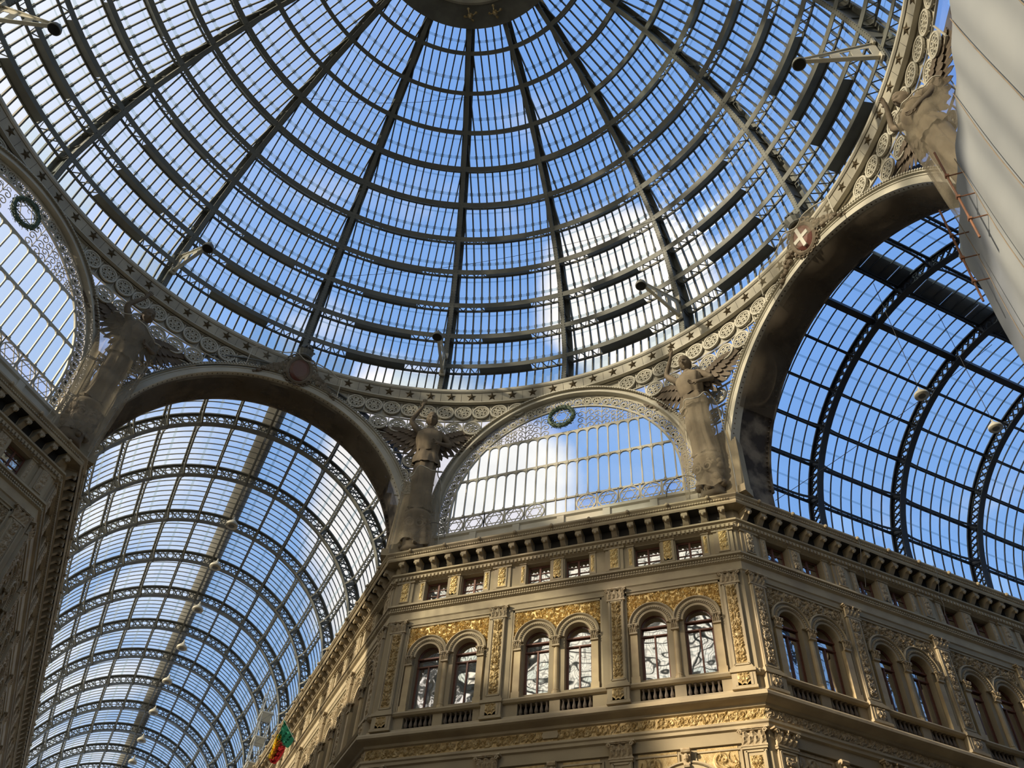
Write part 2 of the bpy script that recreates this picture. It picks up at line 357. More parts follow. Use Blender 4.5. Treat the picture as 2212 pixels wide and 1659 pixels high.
for a in EDGES:
    r = put('rib', web_m, dome, (0, 0, 0), (0, 0, -rad(a)))
    put('flange', fl_m, r); tag(put('rivets', rv_m, r), kind='stuff')
# --- purlins between the ribs, one mesh per level and bay width
def bay(a0, a1): return rad(a0), rad(a1)
def purlin_mesh(k, wdeg):
    g = MB(); n = NOR[k]; t = TAN[k]; a0 = 0.12/RL[k]; a1 = rad(wdeg)-0.12/RL[k]; N = 14
    azs = np.linspace(a0, a1, N+1)
    def fr(azs_, off):
        P = [cyl(a, RL[k]+n[0]*off, ZL[k]+n[1]*off) for a in azs_]
        A = [(t[0]*math.sin(a), t[0]*math.cos(a), t[1]) for a in azs_]
        B = [(n[0]*math.sin(a), n[0]*math.cos(a), n[1]) for a in azs_]
        return P, A, B
    P, A, B = fr(azs, 0)
    hw = .15 if k > 3 else .12
    g.sweep(P, A, B, [(-hw, -.02), (hw, -.02), (hw, .02), (-hw, .02)])
    D = .60 if k > 3 else .45
    P, A, B = fr(azs, D); g.sweep(P, A, B, [(-.06, -.05), (.06, -.05), (.06, .03), (-.06, .03)])
    mid = [a for a in np.linspace(a0+(a1-a0)*.28, a1-(a1-a0)*.28, 8)] if k > 3 else list(azs)
    P, A, B = fr(mid, 0); g.sweep(P, A, B, [(-.02, .02), (.02, .02), (.02, D), (-.02, D)])
    # lattice towards each rib, with a rounded gusset at the rib
    if k > 3:
        for s0, s1 in ((a0, mid[0]), (a1, mid[-1])):
            q0 = s0+(s1-s0)*.10
            nseg = max(4, int(abs(s1-q0)*RL[k]/0.26)); az2 = np.linspace(q0, s1, nseg+1)
            for i in range(nseg):
                oa, ob = (0.03, D-.03) if i % 2 == 0 else (D-.03, 0.03)
                p = np.array(cyl(az2[i], RL[k]+n[0]*oa, ZL[k]+n[1]*oa)); q = np.array(cyl(az2[i+1], RL[k]+n[0]*ob, ZL[k]+n[1]*ob))
                g.bar(p, q, .035, .05, (t[0]*math.sin(az2[i]), t[0]*math.cos(az2[i]), t[1]))
            gq = [cyl(s0, RL[k]+n[0]*o, ZL[k]+n[1]*o) for o in (0.0, D)]
            ge = [cyl(s0+(q0-s0)*(1-math.sin(u*PI)*.8), RL[k]+n[0]*(D*u), ZL[k]+n[1]*(D*u)) for u in (1, .75, .5, .25, 0)]
            sm = math.sin(s0); cm = math.cos(s0); g.slab(gq+ge, (t[0]*sm, t[0]*cm, t[1]), .03)
    return g.mesh('purlin', M['iron'])
PW = {}
for k in range(1, 11):
    for i in range(16):
        w = round((EDGES[(i+1) % 16]-EDGES[i]) % 360, 3)
        if (k, w) not in PW: PW[(k, w)] = purlin_mesh(k, w)
        put('purlin', PW[(k, w)], dome, (0, 0, 0), (0, 0, -rad(EDGES[i])))
# --- glazing bars and panes
PITCH = 0.455
def gpt(ac, u, k, t, off=0.0):
    r = RG[k]*(1-t)+RG[k+1]*t; z = ZG[k]*(1-t)+ZG[k+1]*t; n = NOR[k]*(1-t)+NOR[k+1]*t
    return cyl(ac+u/r, r+n[0]*off, z+n[1]*off)
cands_b = []; cands_p = []; lap_m = {}
for i in range(16):
    w = round((EDGES[(i+1) % 16]-EDGES[i]) % 360, 3); half = rad(w)/2; ac0 = half; rotz = -rad(EDGES[i])
    for k in range(0, 11):
        h0 = half*RG[k]-.12; h1 = half*RG[k+1]-.12
        jn = int(h1/PITCH)+1
        us = [(j+0.5)*PITCH for j in range(-jn-1, jn+1)]
        us = [u for u in us if abs(u) < h1-.05]
        for u in us:
            t0 = 0.0 if abs(u) < h0 else (abs(u)-h0)/(h1-h0)
            cands_b.append((i, k, u, t0, half))
        ed = [-h1]+us+[h1]
        for u0, u1 in zip(ed[:-1], ed[1:]):
            cands_p.append((i, k, u0, u1, h0, h1, half))
def rotz_pts(pts, a): c, s_ = math.cos(a), math.sin(a); return [(c*p[0]-s_*p[1], s_*p[0]+c*p[1], p[2]) for p in pts]
def bar_geo(g, i, k, u, t0, half):
    pts = rotz_pts([gpt(half, u, k, t0, -.04), gpt(half, u, k, 1, -.04)], -rad(EDGES[i]))
    nm = rotz_pts([(NOR[k][0]*math.sin(half), NOR[k][0]*math.cos(half), NOR[k][1])], -rad(EDGES[i]))[0]
    g.bar(pts[0], pts[1], .075, .13, nm)
    return pts
def pane_geo(g, i, k, u0, u1, h0, h1, half):
    """the sheet follows the rib where the rib cuts it"""
    def lim(u, t): hh = h0+(h1-h0)*t; return max(-hh, min(hh, u))
    if lim(u0, .5) == lim(u1, .5) and lim(u0, 1) == lim(u1, 1): return None
    n = rotz_pts([(NOR[k][0]*math.sin(half), NOR[k][0]*math.cos(half), NOR[k][1])], -rad(EDGES[i]))[0]
    allp = []
    q = [gpt(half, lim(u0, 0), k, 0, .03), gpt(half, lim(u1, 0), k, 0, .03), gpt(half, u1, k, 1, .03), gpt(half, u0, k, 1, .03)]
    q = rotz_pts(q, -rad(EDGES[i]))
    g.add(q, [(0, 1, 2, 3)])
    return q
vis = []
for c in cands_b:
    pts = bar_geo(MB(), *c); vis.append((visible_size(pts), c))
vis.sort(key=lambda x: -x[0])
for s, c in vis[:298]:
    g = MB(); bar_geo(g, *c); g.build('glazing_bar', M['iron'], dome)
g = MB()
for s, c in vis[298:]: bar_geo(g, *c)
tag(g.build('glazing_bar', M['iron'], dome), kind='stuff')
def open_mid(c): return c[1] == 10 and abs(c[2]+c[3])/2 < 0.36*c[5]*1.0
vis = []
for c in cands_p:
    if open_mid(c): continue
    q = pane_geo(MB(), *c)
    if q: vis.append((visible_size(q), c))
vis.sort(key=lambda x: -x[0])
for s, c in vis[:298]:
    g = MB(); pane_geo(g, *c); g.build('pane', M['glass_pale'] if c[1] == 10 else M['glass'], dome)
for lowest in (False, True):
    g = MB()
    for s, c in vis[298:]:
        if (c[1] == 10) == lowest: pane_geo(g, *c)
    tag(g.build('pane', M['glass_pale'] if lowest else M['glass'], dome), kind='stuff')
# overlapping strips where two sheets of glass meet half way up each row, and the clips that hold them
LAPS = {}
for i in range(16):
    w = round((EDGES[(i+1) % 16]-EDGES[i]) % 360, 3); half = rad(w)/2
    for k in range(0, 10):
        for tt, hh in ((0.60, .04), (0.12, .022)):
            if k < 2 and tt < .5: continue
            if (k, w, tt) not in LAPS:
                g = MB(); gc = MB(); hw = (half*(RG[k]*(1-tt)+RG[k+1]*tt))-.15; us = np.linspace(-hw, hw, 9); P0 = [gpt(half, a, k, tt-hh, -.02) for a in us]; P1 = [gpt(half, a, k, tt+hh, -.02) for a in us]
                g.add(P0+P1, [(q, q+1, q+10, q+9) for q in range(8)])
                u = (math.floor(-hw/PITCH)+1.5)*PITCH
                while u < hw and tt > .5:
                    for du in (-.07, .07): gc.bar(gpt(half, u+du, k, tt-.045, -.05), gpt(half, u+du, k, tt+.045, -.05), .022, .022)
                    u += PITCH
                LAPS[(k, w, tt)] = (g.mesh('lap_strip', M['lap']), gc.mesh('clip', M['iron']) if tt > .5 else None)
            l = put('lap_strip', LAPS[(k, w, tt)][0], dome, (0, 0, 0), (0, 0, -rad(EDGES[i])))
            if LAPS[(k, w, tt)][1]: tag(put('clip', LAPS[(k, w, tt)][1], l), kind='stuff')
# sill plates under the open lights of the lowest row
SILL = {}
for i in range(16):
    w = round((EDGES[(i+1) % 16]-EDGES[i]) % 360, 3); half = rad(w)/2
    if w not in SILL:
        g = MB(); hw = 0.36*(half*RG[11]); us = np.linspace(-hw, hw, 7)
        for a, b in zip(us[:-1], us[1:]):
            q = [gpt(half, a+.01, 10, .80, -.10), gpt(half, b-.01, 10, .80, -.10), gpt(half, b-.01, 10, 1.05, -.10), gpt(half, a+.01, 10, 1.05, -.10)]
            g.slab(q, (math.sin((a+b)/2/17+half)*.999, math.cos(half), 0), .04)
        SILL[w] = g.mesh('sill_plate', M['ring'])
    put('sill_plate', SILL[w], dome, (0, 0, 0), (0, 0, -rad(EDGES[i])))
# --- the eye of the dome
def ring_sweep(g, r, z, prof, n=96):
    C = [cyl(2*PI*i/n, r, z) for i in range(n)]; A = [(math.sin(2*PI*i/n), math.cos(2*PI*i/n), 0) for i in range(n)]
    g.sweep(C, A, [(0, 0, 1)]*n, prof, False, True)
g = MB(); ring_sweep(g, 4.95, Z0+16.35, [(-.55, -.1), (.75, -.45), (.75, .6), (-.55, .6)]); g.build('eye_ring', M['vault_iron'], dome)
g = MB(); ring_sweep(g, 4.28, Z0+16.25, [(-.16, -.12), (0, -.22), (.16, -.12), (.16, .2), (-.16, .2)]); g.build('eye_moulding', M['ring'], dome)
g = MB(); ring_sweep(g, 3.2, Z0+17.2, [(-.12, -.1), (.12, -.1), (.12, .1), (-.12, .1)])
for q in range(16):
    a = rad(EDGES[q]); g.bar(cyl(a, .5, Z0+17.9), cyl(a, 4.2, Z0+16.6), .16, .2)
    a2 = a+rad(11); P = [cyl(a2+.05*math.cos(x), 3.7+.28*math.sin(x), Z0+16.9) for x in np.linspace(0, 2*PI, 13)]; g.tube(P[:-1], .05, 5, True)
g.build('eye_tracery', M['vault_iron'], dome)
g = MB(); n = 48; vs = [cyl(2*PI*i/n, 4.3, Z0+16.75) for i in range(n)]+[(0, 0, Z0+18.1)]; g.add(vs, [(i, (i+1) % n, n) for i in range(n)]); g.build('eye_glass', M['glass_pale'], dome)
for a, lab in ((-20, 'small bronze lamp cluster at the left of the dome eye rim'), (-3, 'small bronze lamp cluster at the right of the dome eye rim')):
    rr = 4.9; g = MB(); p = cyl(rad(a), rr, Z0+16.0)
    g.lathe([(.03, -.5), (.10, -.42), (.06, -.3), (.16, -.2), (.05, -.1), (.05, .1)], 8, p)
    for q in range(4):
        x = q*PI/2; g.tube([(p[0], p[1], p[2]-.15), (p[0]+.2*math.cos(x), p[1]+.2*math.sin(x), p[2]-.28), (p[0]+.34*math.cos(x), p[1]+.34*math.sin(x), p[2]-.1)], .035, 5)
        g.lathe([(.04, 0), (.09, .06), (.03, .14)], 6, (p[0]+.34*math.cos(x), p[1]+.34*math.sin(x), p[2]-.12))
    tag(g.build('eye_lamp', M['gold_dim']), lab, 'lamp')

# ================================================================== star ring at the foot of the dome
ring = tag(empty('star_ring'), 'cream plated ring beam with bronze stars round the foot of the dome', 'ring beam')
g = MB(); ring_sweep(g, 17.80, Z0-2.75, [(-.16, .30), (.02, -.30), (.60, -.30), (.60, .42), (-.16, .42)], 180); g.build('ring_plate', M['ring'], ring)
g = MB(); ring_sweep(g, 17.80, Z0-2.75, [(-.24, .28), (-.17, .22), (-.14, .34), (-.14, .42), (-.24, .42)], 180); ring_sweep(g, 17.80, Z0-2.75, [(-.06, -.36), (.12, -.38), (.12, -.30), (-.02, -.27)], 180); g.build('ring_moulding', M['cream'], ring)
g = MB(); ns = []                                   # one faceted five-pointed star
for q in range(10): a = PI/2+q*PI/5; rr = .235 if q % 2 == 0 else .10; ns.append((rr*math.cos(a), 0, rr*math.sin(a)))
g.add(ns+[(0, -.085, 0), (0, .0, 0)], [((q+1) % 10, q, 10) for q in range(10)]+[(q, (q+1) % 10, 11) for q in range(10)])
star_me = g.mesh('star', M['star'])
for q in range(104):
    a = rad(1.85+q*360/104); p = cyl(a, 17.80-.075, Z0-2.74); tilt = math.atan2(.18, .60)
    put('star', star_me, ring, p, (tilt, 0, -a), (1.12, 1, 1.12))
g = MB()
for q in range(104): a = rad(3.6+q*360/104); g.bar(cyl(a, 17.66, Z0-2.50), cyl(a, 17.80, Z0-3.0), .012, .012)
tag(g.build('plate_joint', M['dark'], ring), kind='stuff')

# ================================================================== rosettes, pendentives, arches
def rosette(name='rosette', R=.40, depth=.09, petals=6, mat='cream'):
    g = MB(); n = 20
    def rr(cx, cz, r, w, d, n=16, y=0): 
        C = [(cx+r*math.cos(2*PI*i/n), y, cz+r*math.sin(2*PI*i/n)) for i in range(n)]; A = [(math.cos(2*PI*i/n), 0, math.sin(2*PI*i/n)) for i in range(n)]
        g.sweep(C, A, [(0, 1, 0)]*n, [(-w, -d), (w, -d), (w, 0), (-w, 0)], False, True)
    rr(0, 0, R, .036, depth, 22); rr(0, 0, R*.84, .016, depth*.7, 22)
    for q in range(petals):
        a = PI/4+q*2*PI/petals; rr(.55*R*math.cos(a), .55*R*math.sin(a), R*.20, .020, depth*.8, 9)
        g.bar((.12*R*math.cos(a), -depth*.3, .12*R*math.sin(a)), (.36*R*math.cos(a), -depth*.3, .36*R*math.sin(a)), .04, .06, (0, 1, 0))
        b = a+PI/petals; g.bar((.12*R*math.cos(b), -depth*.3, .12*R*math.sin(b)), (.85*R*math.cos(b), -depth*.3, .85*R*math.sin(b)), .035, .05, (0, 1, 0))
    g.lathe([(R*.13, 0), (R*.13, .02)], 8); 
    k = len(g.v)-16
    for j in range(k, k+16): x, y, z = g.v[j]; g.v[j] = (x, -depth*1.1 if z > .01 else 0, y)
    return g.mesh(name, M[mat])
ROS = rosette(); ROS_D = rosette(mat='iron')
CD = (-9.6, 6.52)                # diagonal arch: centre height, outer radius
CA = (-11.0, 7.40)               # arm arch
DP = 18.0
def pend_r(az, z):
    az0 = ((az+45) % 90)-45; a = abs(az0); Rp = DP/math.cos(rad(a)) if a < 22.5 else DP/math.cos(rad(45-a))
    Rp = min(Rp, 18.9); s = max(0, min(1, (-3.1-z)/4.5)); s = s*s*(3-2*s); return 18.02+(Rp-18.02)*s
def outside(az, z, mg=0.0):
    a = abs(((az+45) % 90)-45)
    x = DP*math.tan(rad(a)) if a < 44 else 20; x2 = DP*math.tan(rad(45-a)) if a > 1 else 20
    return math.hypot(x, z-CD[0]) > CD[1]+mg and math.hypot(x2, z-CA[0]) > CA[1]+mg and (z > -8.9)
PEND = {}
def pendentive(azc, label, dark=False):
    p = tag(empty('pendentive', (0, 0, 0), -rad(azc-22.5)), label, 'pendentive', 'openwork pendentives between the arches')
    # a frosted sheet behind, and the frame bars
    if 'b' not in PEND:
        g = MB(); azs = np.linspace(4, 41, 50); zs = np.linspace(-3.05, -10.6, 34); fr = MB(); bk = MB()
        for a0, a1 in zip(azs[:-1], azs[1:]):
            for z0, z1 in zip(zs[:-1], zs[1:]):
                if not outside((a0+a1)/2, (z0+z1)/2, -.30): continue
                q = [cyl(rad(a), pend_r(a, z)+.16, Z0+z) for a, z in ((a0, z0), (a1, z0), (a1, z1), (a0, z1))]; g.add(q, [(0, 1, 2, 3)])
        rows = [(-3.64, .90, 0), (-4.62, .92, .5), (-5.56, .90, 0), (-6.46, .86, .5), (-7.3, .82, 0), (-8.1, .78, .5), (-8.9, .74, 0)]
        for z in (-3.12, -4.14, -5.1, -6.02, -6.9, -7.72, -8.5):
            prev = None
            for a in np.arange(3, 42.1, .5):
                ok = outside(a, z, -.1); c = cyl(rad(a), pend_r(a, z)+.02, Z0+z)
                if ok and prev is not None: fr.bar(prev, c, .08, .05, (0, 0, 1))
                prev = c if ok else None
        ros = []
        for z, sp, off in rows:
            da = math.degrees(sp/18.1)*1.03; n = int(20/da)+1
            for j in range(-n, n+1):
                a = 22.5+(j+off)*da; r = sp*.46
                if outside(a, z, r*.80) and 4 < a < 41:
                    ros.append((a, z, r))
                b = 22.5+(j+off+.5)*da
                if outside(b, z, .02) and 4 < b < 41: fr.bar(cyl(rad(b), pend_r(b, z+.45)+.02, Z0+z+.45), cyl(rad(b), pend_r(b, z-.45)+.02, Z0+z-.45), .05, .05, cyl(rad(b), 1, 0))
        fr2 = MB()
        
        pl = MB()
        for a0, a1 in zip(np.arange(3, 42, 1.0), np.arange(4, 43, 1.0)):
            if outside((a0+a1)/2, -3.65, -.5): pl.add([cyl(rad(a), 18.10, Z0+z) for a, z in ((a0, -3.05), (a1, -3.05), (a1, -4.12), (a0, -4.12))], [(0, 1, 2, 3)])
        PEND['pl'] = pl.mesh('upper_plate', M['ring']); PEND['b'] = g.mesh('frosted_pane', M['glass_frost']); PEND['f'] = fr.mesh('frame_bars', M['cream']); PEND['r'] = ros
    put('frosted_pane', PEND['b'], p); put('upper_plate', PEND['pl'], p); put('frame_bars', PEND['f'], p)
    for a, z, r in PEND['r']:
        put('rosette', ROS, p, cyl(rad(a), pend_r(a, z)-.02, Z0+z), (0, 0, -rad(a)), (r/.40, 1, r/.40))
    return p
for azc, lab in ((-22.5, 'openwork rosette pendentive between the left vault and the middle lunette'), (22.5, 'openwork rosette pendentive between the middle lunette and the right vault'),
                 (67.5, 'openwork rosette pendentive beside the white scaffold sheet'), (-67.5, 'dark openwork rosette pendentive beside the far left lunette')):
    if azc in (22.5, -67.5): pendentive(azc, lab)
    else: pendentive(azc, lab)
for azc, lab in ((112.5, 'openwork rosette pendentive behind the viewer on the right'), (157.5, 'openwork rosette pendentive behind the viewer, right rear'), (-157.5, 'openwork rosette pendentive behind the viewer, left rear'), (-112.5, 'openwork rosette pendentive beyond the far left lunette')): pendentive(azc, lab)

def arc_sweep(g, cx, cz, r, prof, a0=0, a1=180, n=48, y=0):
    """profile (radial, depth) swept round a half circle standing in the plane y"""
    aa = [rad(a0+(a1-a0)*i/n) for i in range(n+1)]
    C = [(cx+r*math.cos(a), y, cz+r*math.sin(a)) for a in aa]; A = [(math.cos(a), 0, math.sin(a)) for a in aa]
    g.sweep(C, A, [(0, 1, 0)]*len(aa), prof)

LUN = {}
def lunette(azc, label, idx):
    """arched glazed screen over a diagonal front; local frame: x along the wall, y outwards, z up"""
    w = tag(empty('window_%d' % idx, (0, 0, 0), -rad(azc)), label, 'window', kind='structure')
    zc = Z0-9.6; zb = Z0-11.0
    def P(name, key, fn, mat, stuff=False, smooth=False):
        if key not in LUN: g = MB(); fn(g); LUN[key] = g.mesh(name, M[mat], smooth)
        o = put(name, LUN[key], w, (0, DP, 0))
        if stuff: o['kind'] = 'stuff'
        return o
    def fascia(g):
        arc_sweep(g, 0, zc, 6.1, [(.02, -.30), (.34, -.30), (.34, .10), (.02, .10)]); arc_sweep(g, 0, zc, 6.1, [(.30, -.42), (.42, -.36), (.42, .10), (.30, .10)]); arc_sweep(g, 0, zc, 6.1, [(.0, -.38), (.10, -.38), (.10, -.28), (.0, -.28)])
        for s in (-1, 1): g.box(min(s*6.12, s*6.44), max(s*6.12, s*6.44), -.30, .1, zb-.9, zc); g.box(min(s*6.40, s*6.52), max(s*6.40, s*6.52), -.42, .1, zb-.9, zc)
    P('arch_fascia', 'fa', fascia, 'cream')
    def bead(g):
        for i in range(150):
            a = PI*(i+.5)/150; x, z = 6.37*math.cos(a), 6.37*math.sin(a); g.box(x-.035, x+.035, -.47, -.40, zc+z-.035, zc+z+.035)
    P('bead_row', 'be', bead, 'cream', True)
    def band(g):
        arc_sweep(g, 0, zc, 5.48, [(-.05, -.06), (.05, -.06), (.05, .04), (-.05, .04)]); arc_sweep(g, 0, zc, 6.06, [(-.05, -.06), (.05, -.06), (.05, .04), (-.05, .04)])
        for s in (-1, 1):
            for r in (5.48, 6.06): g.box(s*r-.05, s*r+.05, -.06, .04, zb, zc)
    P('band_rim', 'br', band, 'cream')
    if 'ro' not in LUN:
        g = MB(); n = 14
        def rr(cx, cz, r, wd): 
            C = [(cx+r*math.cos(2*PI*i/n), 0, cz+r*math.sin(2*PI*i/n)) for i in range(n)]; A = [(math.cos(2*PI*i/n), 0, math.sin(2*PI*i/n)) for i in range(n)]
            g.sweep(C, A, [(0, 1, 0)]*n, [(-wd, -.06), (wd, -.06), (wd, 0), (-wd, 0)], False, True)
        rr(0, 0, .225, .024)
        for q in range(7):                          # a little palmette inside the ring
            a = rad(-30+q*40); e = (.17*math.cos(a), .17*math.sin(a)-.0); g.bar((0, -.03, -.10), (e[0], -.03, e[1]), .05, .045, (0, 1, 0))
        g.bar((-.1, -.03, -.14), (.1, -.03, -.14), .04, .05, (0, 1, 0))
        for s in (-1, 1): g.bar((s*.24, -.02, -.2), (s*.24, -.02, .2), .03, .04, (0, 1, 0))
        LUN['ro'] = g.mesh('palmette_roundel', M['cream'])
    nr = 36
    for i in range(nr):
        a = PI*(i+.5)/nr; put('palmette_roundel', LUN['ro'], w, (5.77*math.cos(a), DP-.02, zc+5.77*math.sin(a)), (0, PI/2-a, 0))
    for s in (-1, 1):
        for j in range(2): put('palmette_roundel', LUN['ro'], w, (s*5.77, DP-.02, zc-.3-.52*j), (0, s*PI/2, 0))
    def bandglass(g): arc_sweep(g, 0, zc, 5.77, [(-.28, .05), (.28, .05), (.28, .06), (-.28, .06)])
    P('band_glass', 'bg', bandglass, 'glass_frost')
    xs = [j*.5+.22 for j in range(-12, 12)]; xs = [x for x in xs if abs(x) < 5.44]
    top1, mid, low = Z0-5.86, Z0-7.76, Z0-9.90
    def zarc(x): return zc+math.sqrt(max(0, 5.48**2-x*x))
    # mullions
    for x in xs:
        zt = min(zarc(x), top1); key = 'm%.2f' % x
        if zt < low+.1: continue
        if key not in LUN:
            g = MB(); g.box(-.028, .028, -.05, .03, low, zt); g.box(-.055, .055, -.07, .03, low-.04, low+.1)
            if zt > mid: g.box(-.07, .07, -.07, .03, mid-.08, mid+.06)
            LUN[key] = g.mesh('mullion', M['cream'])
        put('mullion', LUN[key], w, (x, DP, 0))
    # transoms with the little arched heads between mullions
    def heads(z):
        def fn(g):
            hw = 5.46 if z < zc else math.sqrt(5.48**2-(z-zc)**2)
            g.box(-hw, hw, -.045, .03, z-.01, z+.10)
            cen = [x+.25 for x in xs if abs(x+.25) < 5.3]
            for c in cen:
                zt = zarc(c)
                if abs(c)+.2 > hw or zt < z+.02: continue
                r = .222; n = 8
                for i in range(n):
                    a0 = PI*i/n; a1 = PI*(i+1)/n; x0, x1 = c+r*math.cos(a0), c+r*math.cos(a1); y0, y1 = z-r+r*math.sin(a0), z-r+r*math.sin(a1)
                    g.add([(x0, -.045, y0), (x1, -.045, y1), (x1, -.045, z), (x0, -.045, z), (x0, .03, y0), (x1, .03, y1)], [(0, 1, 2, 3), (0, 4, 5, 1)])
        return fn
    P('transom', 't1', heads(top1), 'cream'); P('transom', 't2', heads(mid), 'cream')
    def lowbar(g): g.box(-5.46, 5.46, -.05, .03, low-.05, low+.03); g.box(-5.9, 5.9, -.07, .05, low-1.10, low-.86)
    P('transom', 't3', lowbar, 'cream')
    # panes, one per light
    ed = [-5.46]+xs+[5.46]
    for r0, r1 in ((low, mid), (mid, top1)):
        for x0, x1 in zip(ed[:-1], ed[1:]):
            n = 4; pts = []
            for i in range(n+1): x = x0+(x1-x0)*i/n; pts.append((x, min(r1, zarc(x))))
            if max(p[1] for p in pts) < r0+.12: continue
            key = 'p%.2f%.2f' % (x0, r0)
            if key not in LUN:
                g = MB(); g.slab([(x0, .0, r0), (x1, .0, r0)]+[(x, .0, max(z, r0)) for x, z in reversed(pts)], (0, 1, 0), .012); LUN[key] = g.mesh('pane', M['glass'])
            put('pane', LUN[key], w, (0, DP, 0))
    # top scrollwork
    def scroll(g):
        for s in (-1, 1):
            for c, sc in ((1.15, 1.15), (1.95, 1.05), (2.7, .85), (3.4, .6)):
                zb2 = top1+.12; H = (zarc(s*c)-top1)*.92
                g.tube([(s*c, 0, zb2), (s*c, 0, zb2+H)], .022, 5)
                for q in (-1, 1):
                    for f in (.10, .38, .66):
                        r0 = .19*sc; P_ = []
                        for i in range(15):
                            th = i/14*2.4*PI; r = r0*(1-i/18); P_.append((s*c+q*(r0*1.15-r*math.cos(th)), 0, zb2+H*f+r*math.sin(th)))
                        g.tube(P_, .024, 5)
        for i in range(28):
            a = rad(32+i*(116/27)); x = 5.2*math.cos(a); z = 5.2*math.sin(a)
            if zc+z > top1+.2: g.tube([(x+.10*math.cos(b), 0, zc+z+.10*math.sin(b)) for b in np.linspace(0, 5.2, 8)], .016, 4)
    P('scrollwork', 'sc', scroll, 'cream')
    def topglass(g):
        hw = math.sqrt(5.48**2-(top1-zc)**2); xx = np.linspace(-hw, hw, 25)
        for a, b in zip(xx[:-1], xx[1:]): g.add([(a, .03, top1), (b, .03, top1), (b, .03, zarc(b)), (a, .03, zarc(a))], [(0, 1, 2, 3)])
    P('top_pane', 'tg', topglass, 'glass_frost')
    # six-pointed star roundels along the foot
    if 'st' not in LUN:
        g = MB(); n = 24; R = .44
        C = [(R*math.cos(2*PI*i/n), 0, R*math.sin(2*PI*i/n)) for i in range(n)]; A = [(math.cos(2*PI*i/n), 0, math.sin(2*PI*i/n)) for i in range(n)]
        g.sweep(C, A, [(0, 1, 0)]*n, [(-.025, -.06), (.025, -.06), (.025, 0), (-.025, 0)], False, True)
        for o in (0, PI/3):
            v = [(.42*math.cos(PI/2+o+q*2*PI/3), .42*math.sin(PI/2+o+q*2*PI/3)) for q in range(3)]
            for q in range(3): a, b = v[q], v[(q+1) % 3]; g.bar((a[0], -.03, a[1]), (b[0], -.03, b[1]), .03, .03, (0, 1, 0))
        for s in (-1, 1): g.box(s*.50-.02, s*.50+.02, -.05, .0, -.48, .48)
        g.box(-.5, .5, -.04, 0, -.50, -.46)
        LUN['st'] = g.mesh('star_roundel', M['cream'])
    for x in (-5.18, -4.2, -3.2, -2.24, -1.25, 1.15, 2.12, 3.1, 4.05, 5.0):
        put('star_roundel', LUN['st'], w, (x, DP, Z0-10.38))
    def footglass(g):
        for x0, x1 in ((-5.7, -.75), (.65, 5.5)): g.add([(x0, .04, low-.9), (x1, .04, low-.9), (x1, .04, low), (x0, .04, low)], [(0, 1, 2, 3)])
    P('foot_glass', 'fg', footglass, 'glass_frost')
    def footpanes(g):
        for x0 in (-.73, -.27, .21): g.slab([(x0, .03, low-.9), (x0+.44, .03, low-.9), (x0+.44, .03, low), (x0, .03, low)], (0, 1, 0), .01)
    P('foot_pane', 'fp', footpanes, 'glass')
    def footbars(g):
        for x in (-.75, -.28, .20, .66): g.box(x-.025, x+.025, -.05, .03, low-.95, low)
    P('foot_bar', 'fb', footbars, 'cream')
    return w
lunette(0, 'arched lunette screen above the middle front, its lights showing pale sky', 1)
lunette(-90, 'arched lunette screen at the far left edge, dark against the sky', 2)
# wreaths hung on the two lunettes in view
def wreath(azc, label):
    g = MB(); C = []; n = 40; tp = []
    P_ = [(.61*math.cos(2*PI*i/n), 0, .61*math.sin(2*PI*i/n)) for i in range(n)]
    g.tube(P_, .105, 8, True)
    rs = random.Random(3)
    for i in range(260):                             # laurel leaves laid round the ring
        a = rs.random()*2*PI; b = rs.random()*2*PI; r = .61+.105*math.cos(b); y = .105*math.sin(b)
        d = a+rs.uniform(.0, .35); c = np.array((r*math.cos(a), y, r*math.sin(a))); e = np.array(((r+.05*math.cos(b))*math.cos(d*1.0), y*1.5, (r+.05*math.cos(b))*math.sin(d))); e = c+(e-c)/max(np.linalg.norm(e-c), .01)*.12
        s = np.array((-math.sin(b)*math.cos(a), math.cos(b), -math.sin(b)*math.sin(a)))*.035; mid = (c+e)/2+(c-np.array((.61*math.cos(a), 0, .61*math.sin(a))))*.25
        g.add([c, mid+s, e, mid-s], [(0, 1, 2), (0, 2, 3)])
    me = g.mesh('wreath', M['wreath'], False)
    a = rad(azc); o = tag(put('laurel_wreath', me, None, cyl(a, DP-.30, Z0-4.93), (0, 0, -a)), label, 'wreath')
    g = MB()
    for of in (0, PI/3):
        v = [(.56*math.cos(PI/2+of+q*2*PI/3), .56*math.sin(PI/2+of+q*2*PI/3)) for q in range(3)]
        for q in range(3): p, r = v[q], v[(q+1) % 3]; g.bar((p[0], .0, p[1]), (r[0], .0, r[1]), .03, .03, (0, 1, 0))
    g.build('star_frame', M['cream'], o)
wreath(0, 'green laurel wreath round a six-pointed star, on the middle lunette')
wreath(-90, 'dark laurel wreath round a six-pointed star, on the far left lunette')

